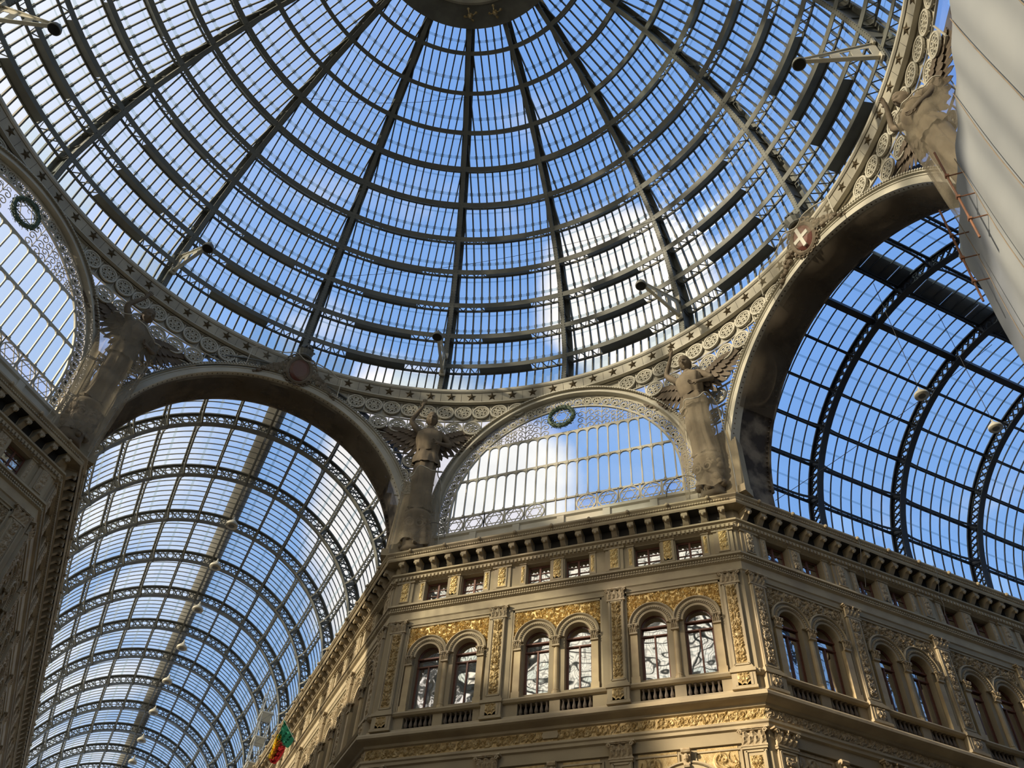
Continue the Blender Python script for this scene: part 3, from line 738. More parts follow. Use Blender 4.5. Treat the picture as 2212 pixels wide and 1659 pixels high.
# --- arches at the mouths of the arms
ARCH = {}
def arm_arch(azc, label, idx):
    w = tag(empty('trim_%d' % idx, (0, 0, 0), -rad(azc)), label, 'arch', kind='structure'); zc = Z0-11.0; r = 6.98
    def P(name, key, fn, mat, stuff=False):
        if key not in ARCH: g = MB(); fn(g); ARCH[key] = g.mesh(name, M[mat])
        o = put(name, ARCH[key], w, (0, DP-.1, 0))
        if stuff: o['kind'] = 'stuff'
    def fa(g):
        arc_sweep(g, 0, zc, r, [(-.02, -.25), (.42, -.25), (.42, .2), (-.02, .2)], n=64); arc_sweep(g, 0, zc, r, [(.38, -.36), (.53, -.30), (.53, .2), (.38, .2)], n=64); arc_sweep(g, 0, zc, r, [(.27, -.29), (.32, -.29), (.32, -.2), (.27, -.2)], n=64)
        for s in (-1, 1): a, b = sorted((s*(r-.02), s*(r+.52))); g.box(a, b, -.25, .2, zc-1.3, zc)
    P('arch_fascia', 'fa', fa, 'cream')
    def bd(g):
        for i in range(170):
            a = PI*(i+.5)/170; x, z = (r+.48)*math.cos(a), (r+.48)*math.sin(a); g.box(x-.035, x+.035, -.40, -.32, zc+z-.035, zc+z+.035)
    P('bead_row', 'bd', bd, 'cream', True)
    def so(g):
        arc_sweep(g, 0, zc, r, [(.02, -.2), (.10, -.2), (.16, 1.75), (.06, 1.75)], n=64)
        for s in (-1, 1): a, b = sorted((s*(r+.02), s*(r+.14))); g.box(a, b, -.2, 1.75, zc-1.3, zc)
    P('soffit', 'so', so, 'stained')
    def back(g):
        arc_sweep(g, 0, zc, r, [(-.06, 1.70), (1.1, 1.70), (1.1, 1.80), (-.06, 1.80)], n=64)
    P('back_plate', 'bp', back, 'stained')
    def rv(g):
        for i in range(90):
            a = PI*(i+.5)/90
            for y in (-.12, 1.62): x, z = (r-.005)*math.cos(a), (r-.005)*math.sin(a); g.box(x-.03, x+.03, y-.03, y+.03, zc+z-.03, zc+z+.03)
    P('rivets', 'rv', rv, 'stained', True)
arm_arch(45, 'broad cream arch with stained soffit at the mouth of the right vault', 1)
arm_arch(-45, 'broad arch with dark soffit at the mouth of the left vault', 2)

# ================================================================== glass vaults over the arms
VZ = Z0-11.3; RI = 7.62; RO = 8.28; NP = 14
LV_OFF = (17.5*(math.sin(rad(-45))-math.sin(rad(-46.4))), 17.5*(math.cos(rad(-45))-math.cos(rad(-46.4))), 0)
def vault(azc, label, nb, t0, pitch, dense_mat, glass, lap, left):
    v = tag(empty('glass_vault', (0, 0, 0), -rad(azc)), label, 'vault')
    if left: v.location = LV_OFF; azc = -46.4; v.rotation_euler = (0, 0, rad(46.4))
    Y0 = 17.5
    aa = [PI*i/56 for i in range(57)]
    def circ(g, r, prof, y=0, a=aa):
        C = [(r*math.cos(x), y, VZ+r*math.sin(x)) for x in a]; A = [(math.cos(x), 0, math.sin(x)) for x in a]; g.sweep(C, A, [(0, 1, 0)]*len(a), prof)
    # arched lattice truss
    inner = MB(); circ(inner, RI, [(-.02, -.16), (.03, -.16), (.03, .16), (-.02, .16)])
    for s in (-1, 1): inner.box(s*RI-.04 if s > 0 else -RI-.03, s*RI+.03 if s > 0 else -RI+.04, -.16, .16, VZ-1.0, VZ)
    outer = MB(); circ(outer, RO, [(-.05, -.12), (.02, -.12), (.02, .12), (-.05, .12)]); circ(outer, RO-.10, [(-.04, -.02), (.05, -.02), (.05, .02), (-.04, .02)]); circ(outer, RI+.07, [(-.04, -.02), (.05, -.02), (.05, .02), (-.04, .02)])
    for s in (-1, 1): a, b = sorted((s*(RO-.05), s*(RO+.02))); outer.box(a, b, -.12, .12, VZ-1.0, VZ)
    lat = MB(); nseg = 84 if left else 70
    for i in range(nseg):
        a = PI*i/nseg; b = PI*(i+1)/nseg; ri, ro = RI+.08, RO-.09
        q = i % 3
        if q == 2 and left:                         # pierced roundel between the crosses
            c = (a+b)/2; rr = (ro-ri)/2*.92; rm = (ri+ro)/2
            P = [((rm+rr*math.cos(x))*math.cos(c)-rr*math.sin(x)*.80*math.sin(c), 0, VZ+(rm+rr*math.cos(x))*math.sin(c)+rr*math.sin(x)*.80*math.cos(c)) for x in np.linspace(0, 2*PI, 9)[:-1]]
            lat.tube(P, .032, 4, True)
        else:
            for r0, r1 in ((ri, ro), (ro, ri)): lat.bar((r0*math.cos(a), 0, VZ+r0*math.sin(a)), (r1*math.cos(b), 0, VZ+r1*math.sin(b)), .05, .07, (0, 1, 0))
    for s in (-1, 1):
        for j in range(3):
            z = VZ-1.0+j*.33
            for x0, x1 in ((RI+.05, RO-.05), (RO-.05, RI+.05)): lat.bar((s*x0, 0, z), (s*x1, 0, z+.33), .05, .06, (0, 1, 0))
    for j in range(1, NP):                          # node plates where the purlins meet the truss
        a = PI*j/NP; lat.bar(((RI+.02)*math.cos(a), 0, VZ+(RI+.02)*math.sin(a)), ((RO)*math.cos(a), 0, VZ+RO*math.sin(a)), .16, .12, (0, 1, 0))
    mi = inner.mesh('lower_chord', M[dense_mat]); mo = outer.mesh('truss', M[dense_mat]); ml = lat.mesh('lattice', M[dense_mat])
    for k in range(nb+1):
        t = put('truss', mo, v, (0, Y0+t0+k*pitch, 0)); put('lower_chord', mi, t); tag(put('lattice', ml, t), kind='stuff')
    # purlins: chord, zigzag and curved knees, one object per bay
    for j in range(1, NP):
        a = PI*j/NP; ca, sa = math.cos(a), math.sin(a); heavy = (not left and j == NP-6)
        def pt(r, y): return (r*ca, y, VZ+r*sa)
        g = MB(); nrm = (ca, 0, sa)
        g.bar(pt(RO-.05, .1), pt(RO-.05, pitch-.1), .13, .06, nrm)
        d = .34 if not heavy else .42
        if heavy: g.bar(pt(RO-.25, .1), pt(RO-.25, pitch-.1), .28, .36, nrm)
        else:
            n = 16; L0, L1 = .12, pitch-.12
            low = [pt(RO-.05-(.30 if left else .22)-(.34 if left else .28)*(abs(2*i/n-1)**5), L0+(L1-L0)*i/n) for i in range(n+1)]
            g.sweep(low, [(-sa, 0, ca)]*(n+1), [nrm]*(n+1), [(-.045, -.03), (.045, -.03), (.045, .03), (-.045, .03)])
            for i in range(n):
                if (1 < i < n-2) and not left and i % 2: continue
                p, q = (low[i], pt(RO-.05, L0+(L1-L0)*(i+1)/n)) if i % 2 == 0 else (pt(RO-.05, L0+(L1-L0)*i/n), low[i+1])
                g.bar(p, q, .03, .035, (-sa, 0, ca))
        me = g.mesh('purlin', M[dense_mat])
        for k in range(nb): put('purlin', me, v, (0, Y0+t0+k*pitch, 0))
    # curved glazing bars running over the arch
    nbar = 9 if left else 8
    g = MB(); circ(g, RO+.06, [(-.03, -.017), (.02, -.017), (.02, .017), (-.03, .017)] if left else [(-.035, -.020), (.02, -.020), (.02, .020), (-.035, .020)]); mb_ = g.mesh('glazing_bar', M[dense_mat])
    ys = [t0+k*pitch+pitch*q/nbar for k in range(nb) for q in range(1, nbar)]
    ys += [t0-pitch*q/nbar for q in range(1, 7) if t0-pitch*q/nbar > 1.9-.0]
    for y in ys: put('glazing_bar', mb_, v, (0, Y0+y, 0))
    # panes
    PM = {}
    for j in range(NP):
        g = MB(); n = 3; w = pitch/nbar
        for i in range(n):
            a, b = PI*(j+i/n)/NP, PI*(j+(i+1)/n)/NP; r = RO+.07
            g.add([(r*math.cos(a), 0, VZ+r*math.sin(a)), (r*math.cos(b), 0, VZ+r*math.sin(b)), (r*math.cos(b), w, VZ+r*math.sin(b)), (r*math.cos(a), w, VZ+r*math.sin(a))], [(0, 1, 2, 3)])
        PM[j] = g
    A_ = -rad(azc); items = []
    for k in range(-1, nb):
        for q in range(nbar):
            y = t0+k*pitch+pitch*q/nbar
            if y < 1.75: continue
            for j in range(NP):
                if not left and j in (0, NP-1) and 2 <= q < 4: continue      # lights standing open low in the right vault
                pts = rotz_pts([(x, yy+Y0+y, z) for x, yy, z in PM[j].v], A_)
                items.append((visible_size(pts), j, y))
    items.sort(key=lambda x: -x[0]); pmesh = {j: PM[j].mesh('pane', M[glass]) for j in PM}
    for s, j, y in items[:298]: put('pane', pmesh[j], v, (0, Y0+y, 0))
    g = MB()
    for s, j, y in items[298:]: g.add([(x, yy+Y0+y, z) for x, yy, z in PM[j].v], PM[j].f)
    tag(g.build('pane', M[glass], v), kind='stuff')
    # strips where the sheets overlap
    for j in range(NP):
        a = PI*(j+.5)/NP; r = RO+.02; da = .008 if left else .006
        g = MB(); g.add([(r*math.cos(a-da), 0, VZ+r*math.sin(a-da)), (r*math.cos(a+da), 0, VZ+r*math.sin(a+da)), (r*math.cos(a+da), pitch-.2, VZ+r*math.sin(a+da)), (r*math.cos(a-da), pitch-.2, VZ+r*math.sin(a-da))], [(0, 1, 2, 3)])
        me = g.mesh('lap_strip', M[lap])
        for k in range(-1, nb):
            if k < 0: continue
            put('lap_strip', me, v, (0, Y0+t0+k*pitch+.1, 0))
    return v
vl = vault(-45, 'long barrel vault of glass over the left arm, arched lattice trusses receding', 13, .32, 4.56, 'vault_iron', 'glass_vault', 'lap', True)
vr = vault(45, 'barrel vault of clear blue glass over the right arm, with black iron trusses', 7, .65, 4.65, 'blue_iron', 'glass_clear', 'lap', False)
# maintenance walkways lying on top of the vaults, outside the glass
for v_, s0, s1, L0, L1, lab, az_ in ((vl, -.45, .45, 3.0, 58, 'brown boarded walkway running along the crown of the left vault', -45), (vr, -.15, .80, 1.9, 32, 'dark boarded walkway along the crown of the right vault', 45)):
    w = tag(empty('walkway', LV_OFF if az_ < 0 else (0, 0, 0), rad(46.4) if az_ < 0 else -rad(az_)), lab, 'walkway'); n = int((L1-L0)/1.5)
    g = MB(); zt = VZ+math.sqrt((RO+.25)**2-max(abs(s0), abs(s1))**2)+.18
    g.box(s0, s1, 0, 1.44, zt, zt+.06); me = g.mesh('plank', M['brown_plank'])
    for i in range(n): put('plank', me, w, (0, 17.5+L0+i*1.5, 0))
    g = MB()
    for s in (s0, s1): g.box(s-.04, s+.04, 17.5+L0, 17.5+L1, zt-.12, zt)
    g.build('rail', M['vault_iron'], w)

# ================================================================== facades
def wall_cells(g, u0, u1, z0, z1, holes, y=0.0, depth=.3):
    """flat wall face with rectangular holes and their reveals"""
    us = sorted({u0, u1, *[max(u0, min(u1, h[0])) for h in holes], *[max(u0, min(u1, h[1])) for h in holes]})
    zs = sorted({z0, z1, *[h[2] for h in holes], *[h[3] for h in holes]})
    for a, b in zip(us[:-1], us[1:]):
        run = None
        for c, d in zip(zs[:-1], zs[1:]):
            if any(h[0] <= (a+b)/2 <= h[1] and h[2] <= (c+d)/2 <= h[3] for h in holes): continue
            g.add([(a, y, c), (b, y, c), (b, y, d), (a, y, d)], [(0, 1, 2, 3)])
    for h in holes:
        a, b, c, d = h[:4]; D = h[4] if len(h) > 4 else depth
        g.add([(a, y, c), (a, y, d), (a, y+D, d), (a, y+D, c)], [(0, 1, 2, 3)]); g.add([(b, y, c), (b, y, d), (b, y+D, d), (b, y+D, c)], [(3, 2, 1, 0)])
        g.add([(a, y, d), (b, y, d), (b, y+D, d), (a, y+D, d)], [(0, 1, 2, 3)]); g.add([(a, y, c), (b, y, c), (b, y+D, c), (a, y+D, c)], [(3, 2, 1, 0)])
def arch_cell(g, uc, a, zs, y, D, n=16):
    """fills the square head over a round arch (radius a, springing zs) and gives it a soffit"""
    for i in range(n):
        t0, t1 = PI*i/n, PI*(i+1)/n; x0, x1 = uc+a*math.cos(t0), uc+a*math.cos(t1); s0, s1 = zs+a*math.sin(t0), zs+a*math.sin(t1); T = zs+a
        g.add([(x0, y, s0), (x0, y, T), (x1, y, T), (x1, y, s1)], [(0, 1, 2, 3)]); g.add([(x0, y, s0), (x1, y, s1), (x1, y+D, s1), (x0, y+D, s0)], [(0, 1, 2, 3)])
# levels, metres above the floor
def Z(z): return Z0+z
WO = .83; WA = .52; ZS = Z(-17.14); ZW = Z(-19.30)
FM = {}
def fm(key, name, mat, fn, smooth=False):
    if key not in FM: g = MB(); fn(g); FM[key] = g.mesh(name, M[mat], smooth)
    return FM[key]
def capital_geo(g, w, h, d):
    g.box(-w*.60, w*.60, -d*1.25, 0, h*.90, h); g.box(-w*.52, w*.52, -d*1.05, 0, h*.84, h*.90)
    for row, (zb, zh, n) in enumerate(((.02, .42, 4), (.26, .48, 3))):
        for i in range(n):
            x = (-w*.5+w*(i+.5)/n)*.92; lw = w/n*.44; z0 = h*zb; z1 = h*(zb+zh)
            g.add([(x-lw, -d*.45, z0), (x+lw, -d*.45, z0), (x+lw*1.15, -d*.75, (z0+z1)/2), (x+lw*.5, -d*1.25, z1), (x-lw*.5, -d*1.25, z1), (x-lw*1.15, -d*.75, (z0+z1)/2), (x, -d*.95, (z0+z1)/2), (x, -d*1.35, z1-h*.06)],
                  [(0, 1, 2, 6), (0, 6, 5), (6, 2, 3, 7), (6, 7, 4, 5), (7, 3, 4)])
    g.box(-w*.44, w*.44, -d*.5, 0, 0, h*.85); g.box(-w*.5, w*.5, -d*.75, 0, -.03, .03)
    for s in (-1, 1):
        P = []; 
        for i in range(11): th = i/10*2.7*PI; r = h*.15*(1-i/13); P.append((s*(w*.50-r*math.cos(th)*-1*0.9-h*.05), -d*1.15, h*.74+r*math.sin(th)))
        g.tube(P, h*.045, 5)
    g.tube([(0, -d*1.3, h*.82), (0.02, -d*1.5, h*.92), (0, -d*1.3, h*1.0), (-.02, -d*1.5, h*.92)], h*.06, 5, True)
def get_bay(style):
    """meshes of one bay: dictionary of lists (name, mesh, location, subs)"""
    gold = 'gold' if style == 'gold' else 'relief'; goldp = 'gold_dim' if style == 'gold' else 'relief'
    k = style; out = {}
    def spand_mask(x, z): 
        z = Z(-17.30)+z
        for s in (-1, 1):
            if math.hypot(x-s*WO, z-ZS) < .90 or (abs(x-s*WO) < .90 and z < ZS): return False
        return True
    if k+'sp' not in FM: FM[k+'sp'] = relief_mesh('spandrel_relief', 3.56, 1.52, .09, 5, 'd', M[gold], spand_mask, .022)
    if k+'pp' not in FM: FM[k+'pp'] = [relief_mesh('pilaster_relief', .36, 3.18, .07, sd, 'v', M[goldp]) for sd in (11, 12)]
    if k+'at' not in FM: FM[k+'at'] = relief_mesh('attic_relief', .32, .92, .05, 21, 'v', M[gold]); FM[k+'an'] = relief_mesh('attic_relief', .14, .80, .04, 22, 'v', M[gold])
    if k+'pd' not in FM: FM[k+'pd'] = relief_mesh('pedestal_relief', .42, .46, .05, 31, 'v', M[goldp])
    if k+'lp' not in FM: FM[k+'lp'] = relief_mesh('pilaster_relief', .40, 2.2, .07, 41, 'v', M[goldp])
    if k+'ls' not in FM:
        def lm(x, z): return math.hypot(x-(.98), (Z(-22.95)+z)-Z(-23.75)) > 1.42
        FM[k+'ls'] = relief_mesh('spandrel_relief', 1.30, 1.0, .07, 51, 'h', M[goldp], lm)
    return k
def relief_frieze(L, seed, mat):
    key = 'fz%.1f%s' % (L, mat)
    if key not in FM: FM[key] = relief_mesh('frieze_relief', L, .40, .06, seed, 'h', M[mat], None, .034)
    return FM[key]
win_count = [2]
ORD = ['first', 'second', 'third', 'fourth', 'fifth', 'sixth', 'seventh', 'eighth', 'ninth', 'tenth', 'eleventh', 'twelfth', 'thirteenth', 'fourteenth', 'fifteenth', 'sixteenth', 'seventeenth', 'eighteenth', 'nineteenth', 'twentieth']
def window_top(kind, par, loc, label, curtain):
    """a window as its own top-level thing: wooden frame, panes, curtain"""
    win_count[0] += 1
    if kind == 'arch':
        H = ZS-ZW
        def frame(g):
            D0, D1 = -.05, .04
            for s in (-1, 1): a, b = sorted((s*.475, s*WA)); g.box(a, b, D0, D1, 0, H)
            g.box(-WA, WA, D0, D1, 0, .07); g.box(-WA, WA, -.07, D1, H-.35, H-.30); g.box(-WA, WA, -.09, D1, H-.01, H+.05); g.box(-.028, .028, -.06, D1, .05, H-.33)
            for s in (-1, 1): g.box(s*.455-.02, s*.455+.02, -.03, .02, .05, H-.33)
            arc_sweep(g, 0, H, WA, [(-.04, D0), (0, D0), (0, D1), (-.04, D1)], n=16)
        o = put('window_%d' % win_count[0], fm('wf', 'window_frame', 'brown_wood', frame), None); 
        if 'wp' not in FM:
            L_ = []
            for (a, b, c, d) in ((-.455, -.035, .07, H-.36), (.035, .455, .07, H-.36), (-.455, .455, H-.29, H-.03)):
                g = MB(); g.slab([(a, 0, c), (b, 0, c), (b, 0, d), (a, 0, d)], (0, 1, 0), .008); L_.append(g.mesh('pane', M['win']))
            g = MB(); pts = [(.465*math.cos(t), 0, H+.05+.44*math.sin(t)) for t in np.linspace(0, PI, 13)]; g.slab(pts, (0, 1, 0), .008); L_.append(g.mesh('pane', M['win']))
            FM['wp'] = L_
        for i, me in enumerate(FM['wp']): put('pane', me, o)
        if curtain:
            def cur(s):
                def fn(g):
                    xs_ = np.linspace(-.46, -.02, 23) if s < 0 else np.linspace(.02, .46, 23)
                    P0 = [(x, .16+.03*math.sin(x*42), .05) for x in xs_]; P1 = [(x, .16+.03*math.sin(x*42), H-.35) for x in xs_]
                    n = len(P0); g.add(P0+P1, [(i, i+1, n+i+1, n+i) for i in range(n-1)])
                return fn
            if curtain in (1, 3): put('curtain', fm('cu-', 'curtain', 'curtain', cur(-1)), o)
            if curtain in (2, 3): put('curtain', fm('cu+', 'curtain', 'curtain', cur(1)), o)
            def blind(g):
                g.box(-.46, .46, .14, .15, H-.33, H+.02); pts = [(.46*math.cos(t), .14, H+.02+.46*math.sin(t)) for t in np.linspace(0, PI, 13)]; g.slab(pts, (0, 1, 0), .01)
            put('blind', fm('bl', 'blind', 'curtain', blind), o)
    else:
        def frame(g):
            g.box(-.52, -.455, -.04, .03, 0, .96); g.box(.455, .52, -.04, .03, 0, .96); g.box(-.52, .52, -.04, .03, 0, .06); g.box(-.52, .52, -.04, .03, .90, .96); g.box(-.04, .04, -.05, .03, .05, .92)
            for z in (.34, .62): g.box(-.46, .46, -.025, .015, z-.018, z+.018)
        o = put('window_%d' % win_count[0], fm('af', 'window_frame', 'brown_wood', frame), None)
        if 'ap' not in FM:
            L_ = []
            for a, b in ((-.455, -.04), (.04, .455)):
                for c, d in ((.06, .322), (.358, .602), (.638, .90)): g = MB(); g.slab([(a, 0, c), (b, 0, c), (b, 0, d), (a, 0, d)], (0, 1, 0), .008); L_.append(g.mesh('pane', M['win']))
            FM['ap'] = L_
        for me in FM['ap']: put('pane', me, o)
        if curtain:
            def cur(g): g.box(-.45, -.05, .12, .13, .03, .93); 
            def cur2(g): g.box(.05, .45, .12, .13, .03, .93)
            if curtain in (1, 3): put('curtain', fm('ac-', 'curtain', 'curtain', cur), o)
            if curtain in (2, 3): put('curtain', fm('ac+', 'curtain', 'curtain', cur2), o)
    a, ox, oy = par; c, s = math.cos(a), math.sin(a); x, y, z = loc
    o.location = (ox+c*x-s*y, oy+s*x+c*y, z); o.rotation_euler = (0, 0, a)
    tag(o, label, 'window', kind='structure')
    return o

def facade(name, label, where, ox, oy, ang, u0, u1, m0, m1, bays, pils, style, cur, zlow=-24.6, detail=True, lower=True, extra=False):
    a = rad(ang); par = (a, ox, oy); gold = style == 'gold'; get_bay(style); lo = Z(zlow)
    g = MB(); holes = []
    for b in bays:
        for s in (-1, 1):
            holes.append((b+s*.83-.515, b+s*.83+.515, Z(-14.56), Z(-13.60), .36))
            holes.append((b+s*.81-.61, b+s*.81+.61, Z(-20.16), Z(-19.68), .30))
        holes.append((b-1.82, b+1.82, Z(-19.56), Z(-15.72), .13))
        if lower: holes.append((b-1.95, b+1.95, Z(-26.5), Z(-21.92), .10))
    lo_ = min(lo, Z(-26.5)) if lower else lo
    wall_cells(g, u0, u1, lo_, Z(-13.1), holes)
    g.add([(u0, 0, 0), (u1, 0, 0), (u1, 0, lo_), (u0, 0, lo_)], [(0, 1, 2, 3)])
    for b in bays:                                   # recessed panel with its pair of arches
        hh = [(b+s*WO-WA, b+s*WO+WA, ZW, ZS+WA, .34) for s in (-1, 1)]
        wall_cells(g, b-1.82, b+1.82, Z(-19.56), Z(-15.72), hh, .13, .34)
        for s in (-1, 1): arch_cell(g, b+s*WO, WA, ZS, .13, .34)
        if lower:
            wall_cells(g, b-1.95, b+1.95, Z(-26.5), Z(-21.92), [(b-1.05, b+1.05, Z(-26.5), Z(-22.70), .5)], .10, .5); arch_cell(g, b, 1.05, Z(-23.75), .10, .5, 20)
    w = g.build(name, M['stone'], None, False, (ox, oy, 0), (0, 0, a)); tag(w, label, 'wall', kind='structure')
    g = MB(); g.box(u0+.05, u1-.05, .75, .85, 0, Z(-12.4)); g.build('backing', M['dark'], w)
    # mouldings running the whole length
    def mld(nm, prof, mat='trim'):
        g = MB(); g.mould([(p, Z(z)) for p, z in prof], u0, u1, m0, m1); return g.build(nm, M[mat], w)
    mld('cornice', [(-1.6, -12.25), (.66, -12.25), (.75, -12.33), (.75, -12.40), (.66, -12.47), (.64, -12.52), (.64, -12.66), (.60, -12.72), (.58, -12.66), (.10, -12.66), (.10, -13.12), (.26, -13.18), (.29, -13.28), (.19, -13.32), (.18, -13.36), (.15, -13.37), (.14, -13.52), (.06, -13.55), (0, -13.58)])
    mld('cornice_shadow_board', [(.60, -12.49), (.66, -12.50), (.66, -12.54), (.60, -12.56)])
    mld('string_course', [(0, -14.60), (.06, -14.64), (.19, -14.70), (.21, -14.80), (.10, -14.84), (.09, -14.94), (.14, -14.97), (.14, -15.03), (.05, -15.08), (.05, -15.42), (.0, -15.46)])
    mld('balcony_rail', [(0, -19.50), (.16, -19.52), (.19, -19.58), (.12, -19.66), (0, -19.68)])
    mld('plinth_course', [(0, -20.16), (.10, -20.18), (.12, -20.26), (.20, -20.32), (.44, -20.42), (.50, -20.50), (.50, -20.60), (.42, -20.64), (.14, -20.72), (.10, -20.80), (0, -20.84)])
    mld('architrave', [(0, -21.24), (.16, -21.28), (.16, -21.36), (.10, -21.40), (.09, -21.50), (0, -21.54)])
    # dentils and beads: too small to pick apart
    g = MB(); n = int((u1-u0)/.17)
    for i in range(n): u = u0+(i+.5)*(u1-u0)/n; g.box(u-.05, u+.05, -.235, -.13, Z(-13.51), Z(-13.38))
    tag(g.build('dentil', M['trim'], w), kind='stuff')
    g = MB(); n = int((u1-u0)/.105)
    for i in range(n): u = u0+(i+.5)*(u1-u0)/n; g.box(u-.028, u+.028, -.165, -.09, Z(-14.93), Z(-14.86)); g.box(u-.028, u+.028, -.17, -.13, Z(-15.03), Z(-14.975)); g.box(u-.022, u+.03, -.70, -.63, Z(-12.56), Z(-12.49))
    tag(g.build('bead', M['trim'], w), kind='stuff')
    # modillions with a small leaf drop, and lion-mask studs on the gutter
    def mod(g):
        y0, y1 = -.57, -.10
        g.box(-.15, .15, y0, y1, .33, .40); P = [(0, y1, .0), (0, -.30, .03), (0, -.44, .11), (0, y0, .12)]
        g.add([(x, y, z) for x in (-.11, .11) for y, z in ((y1, -.06), (-.24, -.04), (-.40, .12), (y0+.04, .16), (y0+.04, .36), (y1, .36))], [(5, 4, 3, 2, 1, 0), (6, 7, 8, 9, 10, 11), (0, 1, 7, 6), (1, 2, 8, 7), (2, 3, 9, 8), (3, 4, 10, 9), (4, 5, 11, 10)])
        g.tube([(-.13, y0+.08, .20), (.13, y0+.08, .20)], .085, 8); g.tube([(-.12, y1-.07, .0), (.12, y1-.07, .0)], .075, 7)
        g.lathe([(.02, .02), (.055, .06), (.05, .13), (.02, .16)], 7, (0, y0+.02, 0))
    mm = fm('mod', 'modillion', 'trim', mod)
    L = u1-u0; nm_ = max(2, int(round(L/.735)))
    for i in range(nm_): put('modillion', mm, w, (u0+(i+.5)*L/nm_, 0, Z(-13.06)))
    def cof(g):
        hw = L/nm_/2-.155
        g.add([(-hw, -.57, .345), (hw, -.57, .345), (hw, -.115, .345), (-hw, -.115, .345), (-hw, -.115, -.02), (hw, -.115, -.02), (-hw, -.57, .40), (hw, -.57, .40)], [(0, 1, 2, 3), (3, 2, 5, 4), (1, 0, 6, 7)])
    cfm = fm('cof%.2f' % (L/nm_), 'coffer', 'soot_shade', cof)  # dark plates put the recess shade between the modillions into the colour
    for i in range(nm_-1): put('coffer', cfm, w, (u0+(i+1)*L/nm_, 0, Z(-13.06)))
    def stud(g): g.lathe([(.02, -.09), (.07, -.06), (.08, 0), (.05, .06)], 7, (0, -.77, 0))
    st = fm('stud', 'lion_mask', 'trim', stud); ns = max(2, int(round(L/1.6)))
    for i in range(ns): put('lion_mask', st, w, (u0+(i+.5)*L/ns, 0, Z(-12.38)))
    # frieze of scrolls under the balcony
    nf = max(1, int(round(L/3.6))); fl = L/nf; fz = relief_frieze(round(fl, 1), 61+len(name), 'gold_dim' if gold else 'relief')
    for i in range(nf): put('frieze_relief', fz, w, (u0+(i+.5)*fl, -.01, Z(-21.22)), (0, 0, 0), (fl/round(fl, 1), 1, 1))
    if gold:
        def cart(g): g.add([(x, -.09, z) for x, z in ((-.30, 0), (-.26, -.12), (.26, -.12), (.30, 0), (.26, .12), (-.26, .12))]+[(x, 0, z) for x, z in ((-.30, 0), (-.26, -.12), (.26, -.12), (.30, 0), (.26, .12), (-.26, .12))], [(0, 1, 2, 3, 4, 5)]+[(i, i+6, (i+1) % 6+6, (i+1) % 6) for i in range(6)])
        put('cartouche', fm('cart', 'cartouche', 'trim', cart), w, (-.05, 0, Z(-21.01)))
    # pilasters
    def pil(g):
        g.box(-.31, .31, -.09, 0, Z(-19.40), Z(-16.0)); g.box(-.36, .36, -.16, 0, Z(-19.50), Z(-19.40)); g.box(-.34, .34, -.12, 0, Z(-19.40), Z(-19.34))
        for x in (-.25, .25): g.box(x-.03, x+.03, -.125, -.05, Z(-19.28), Z(-16.05))
        for z in (Z(-19.28), Z(-16.08)): g.box(-.25, .25, -.125, -.05, z-.03, z+.03)
        g.box(-.40, .40, -.20, 0, Z(-20.20), Z(-19.50)); g.box(-.44, .44, -.26, 0, Z(-19.62), Z(-19.50)); g.box(-.43, .43, -.24, 0, Z(-20.22), Z(-20.12))
        g.box(-.30, .30, -.22, -.1, Z(-20.10), Z(-19.66))
        g.box(-.37, .37, -.07, 0, Z(-14.60), Z(-13.50)); g.box(-.22, .22, -.11, 0, Z(-14.56), Z(-13.56)); g.box(-.42, .42, -.13, 0, Z(-13.62), Z(-13.50))
        if lower:
            g.box(-.36, .36, -.10, 0, Z(-26.0), Z(-22.12)); g.box(-.40, .40, -.15, 0, Z(-22.20), Z(-22.10))
            for x in (-.29, .29): g.box(x-.035, x+.035, -.14, -.05, Z(-25.8), Z(-22.26))
            g.box(-.29, .29, -.14, -.05, Z(-22.30), Z(-22.24))
    pm = fm('pil%d' % lower, 'pilaster', 'trim', pil)
    cp = fm('cap', 'capital', 'relief', lambda g: capital_geo(g, .72, .50, .15)); cp2 = fm('cap2', 'capital', 'relief', lambda g: capital_geo(g, .84, .56, .19))
    for i, u in enumerate(pils):
        p = put('pilaster', pm, w, (u, 0, 0)); put('capital', cp, p, (0, -.02, Z(-16.0)))
        put('pilaster_relief', FM[style+'pp'][i % 2], p, (0, -.09, Z(-19.25))); put('attic_relief', FM[style+'at'], p, (0, -.11, Z(-14.52))); put('pedestal_relief', FM[style+'pd'], p, (0, -.22, Z(-20.11)))
        if lower: put('capital', cp2, p, (0, -.03, Z(-22.10))); put('pilaster_relief', FM[style+'lp'], p, (0, -.10, Z(-24.6)))
    # bay furniture
    def archiv(g):
        zc = ZS
        arc_sweep(g, 0, zc, WA, [(.0, .02), (.08, .0), (.08, .13), (0, .13)], n=22, y=0); arc_sweep(g, 0, zc, WA, [(.10, -.02), (.19, -.05), (.19, .13), (.10, .13)], n=22); arc_sweep(g, 0, zc, WA, [(.20, -.01), (.27, -.01), (.27, .13), (.2, .13)], n=22); arc_sweep(g, 0, zc, WA, [(.28, -.03), (.31, -.09), (.36, -.06), (.36, .13), (.28, .13)], n=22)
        for i in range(26): t = PI*(i+.5)/26; x, z = .665*math.cos(t), zc+.665*math.sin(t); g.box(x-.022, x+.022, -.075, -.03, z-.022, z+.022)
    am = fm('archiv', 'archivolt', 'trim', archiv)
    def col(g): g.lathe([(.16, ZW-.20), (.16, ZW-.06), (.12, ZW-.03), (.135, ZW+.02), (.105, ZW+.06), (.108, ZW+.8), (.095, ZS-.42), (.12, ZS-.40), (.10, ZS-.37)], 12)
    cm = fm('col', 'colonnette', 'pale', col, False)
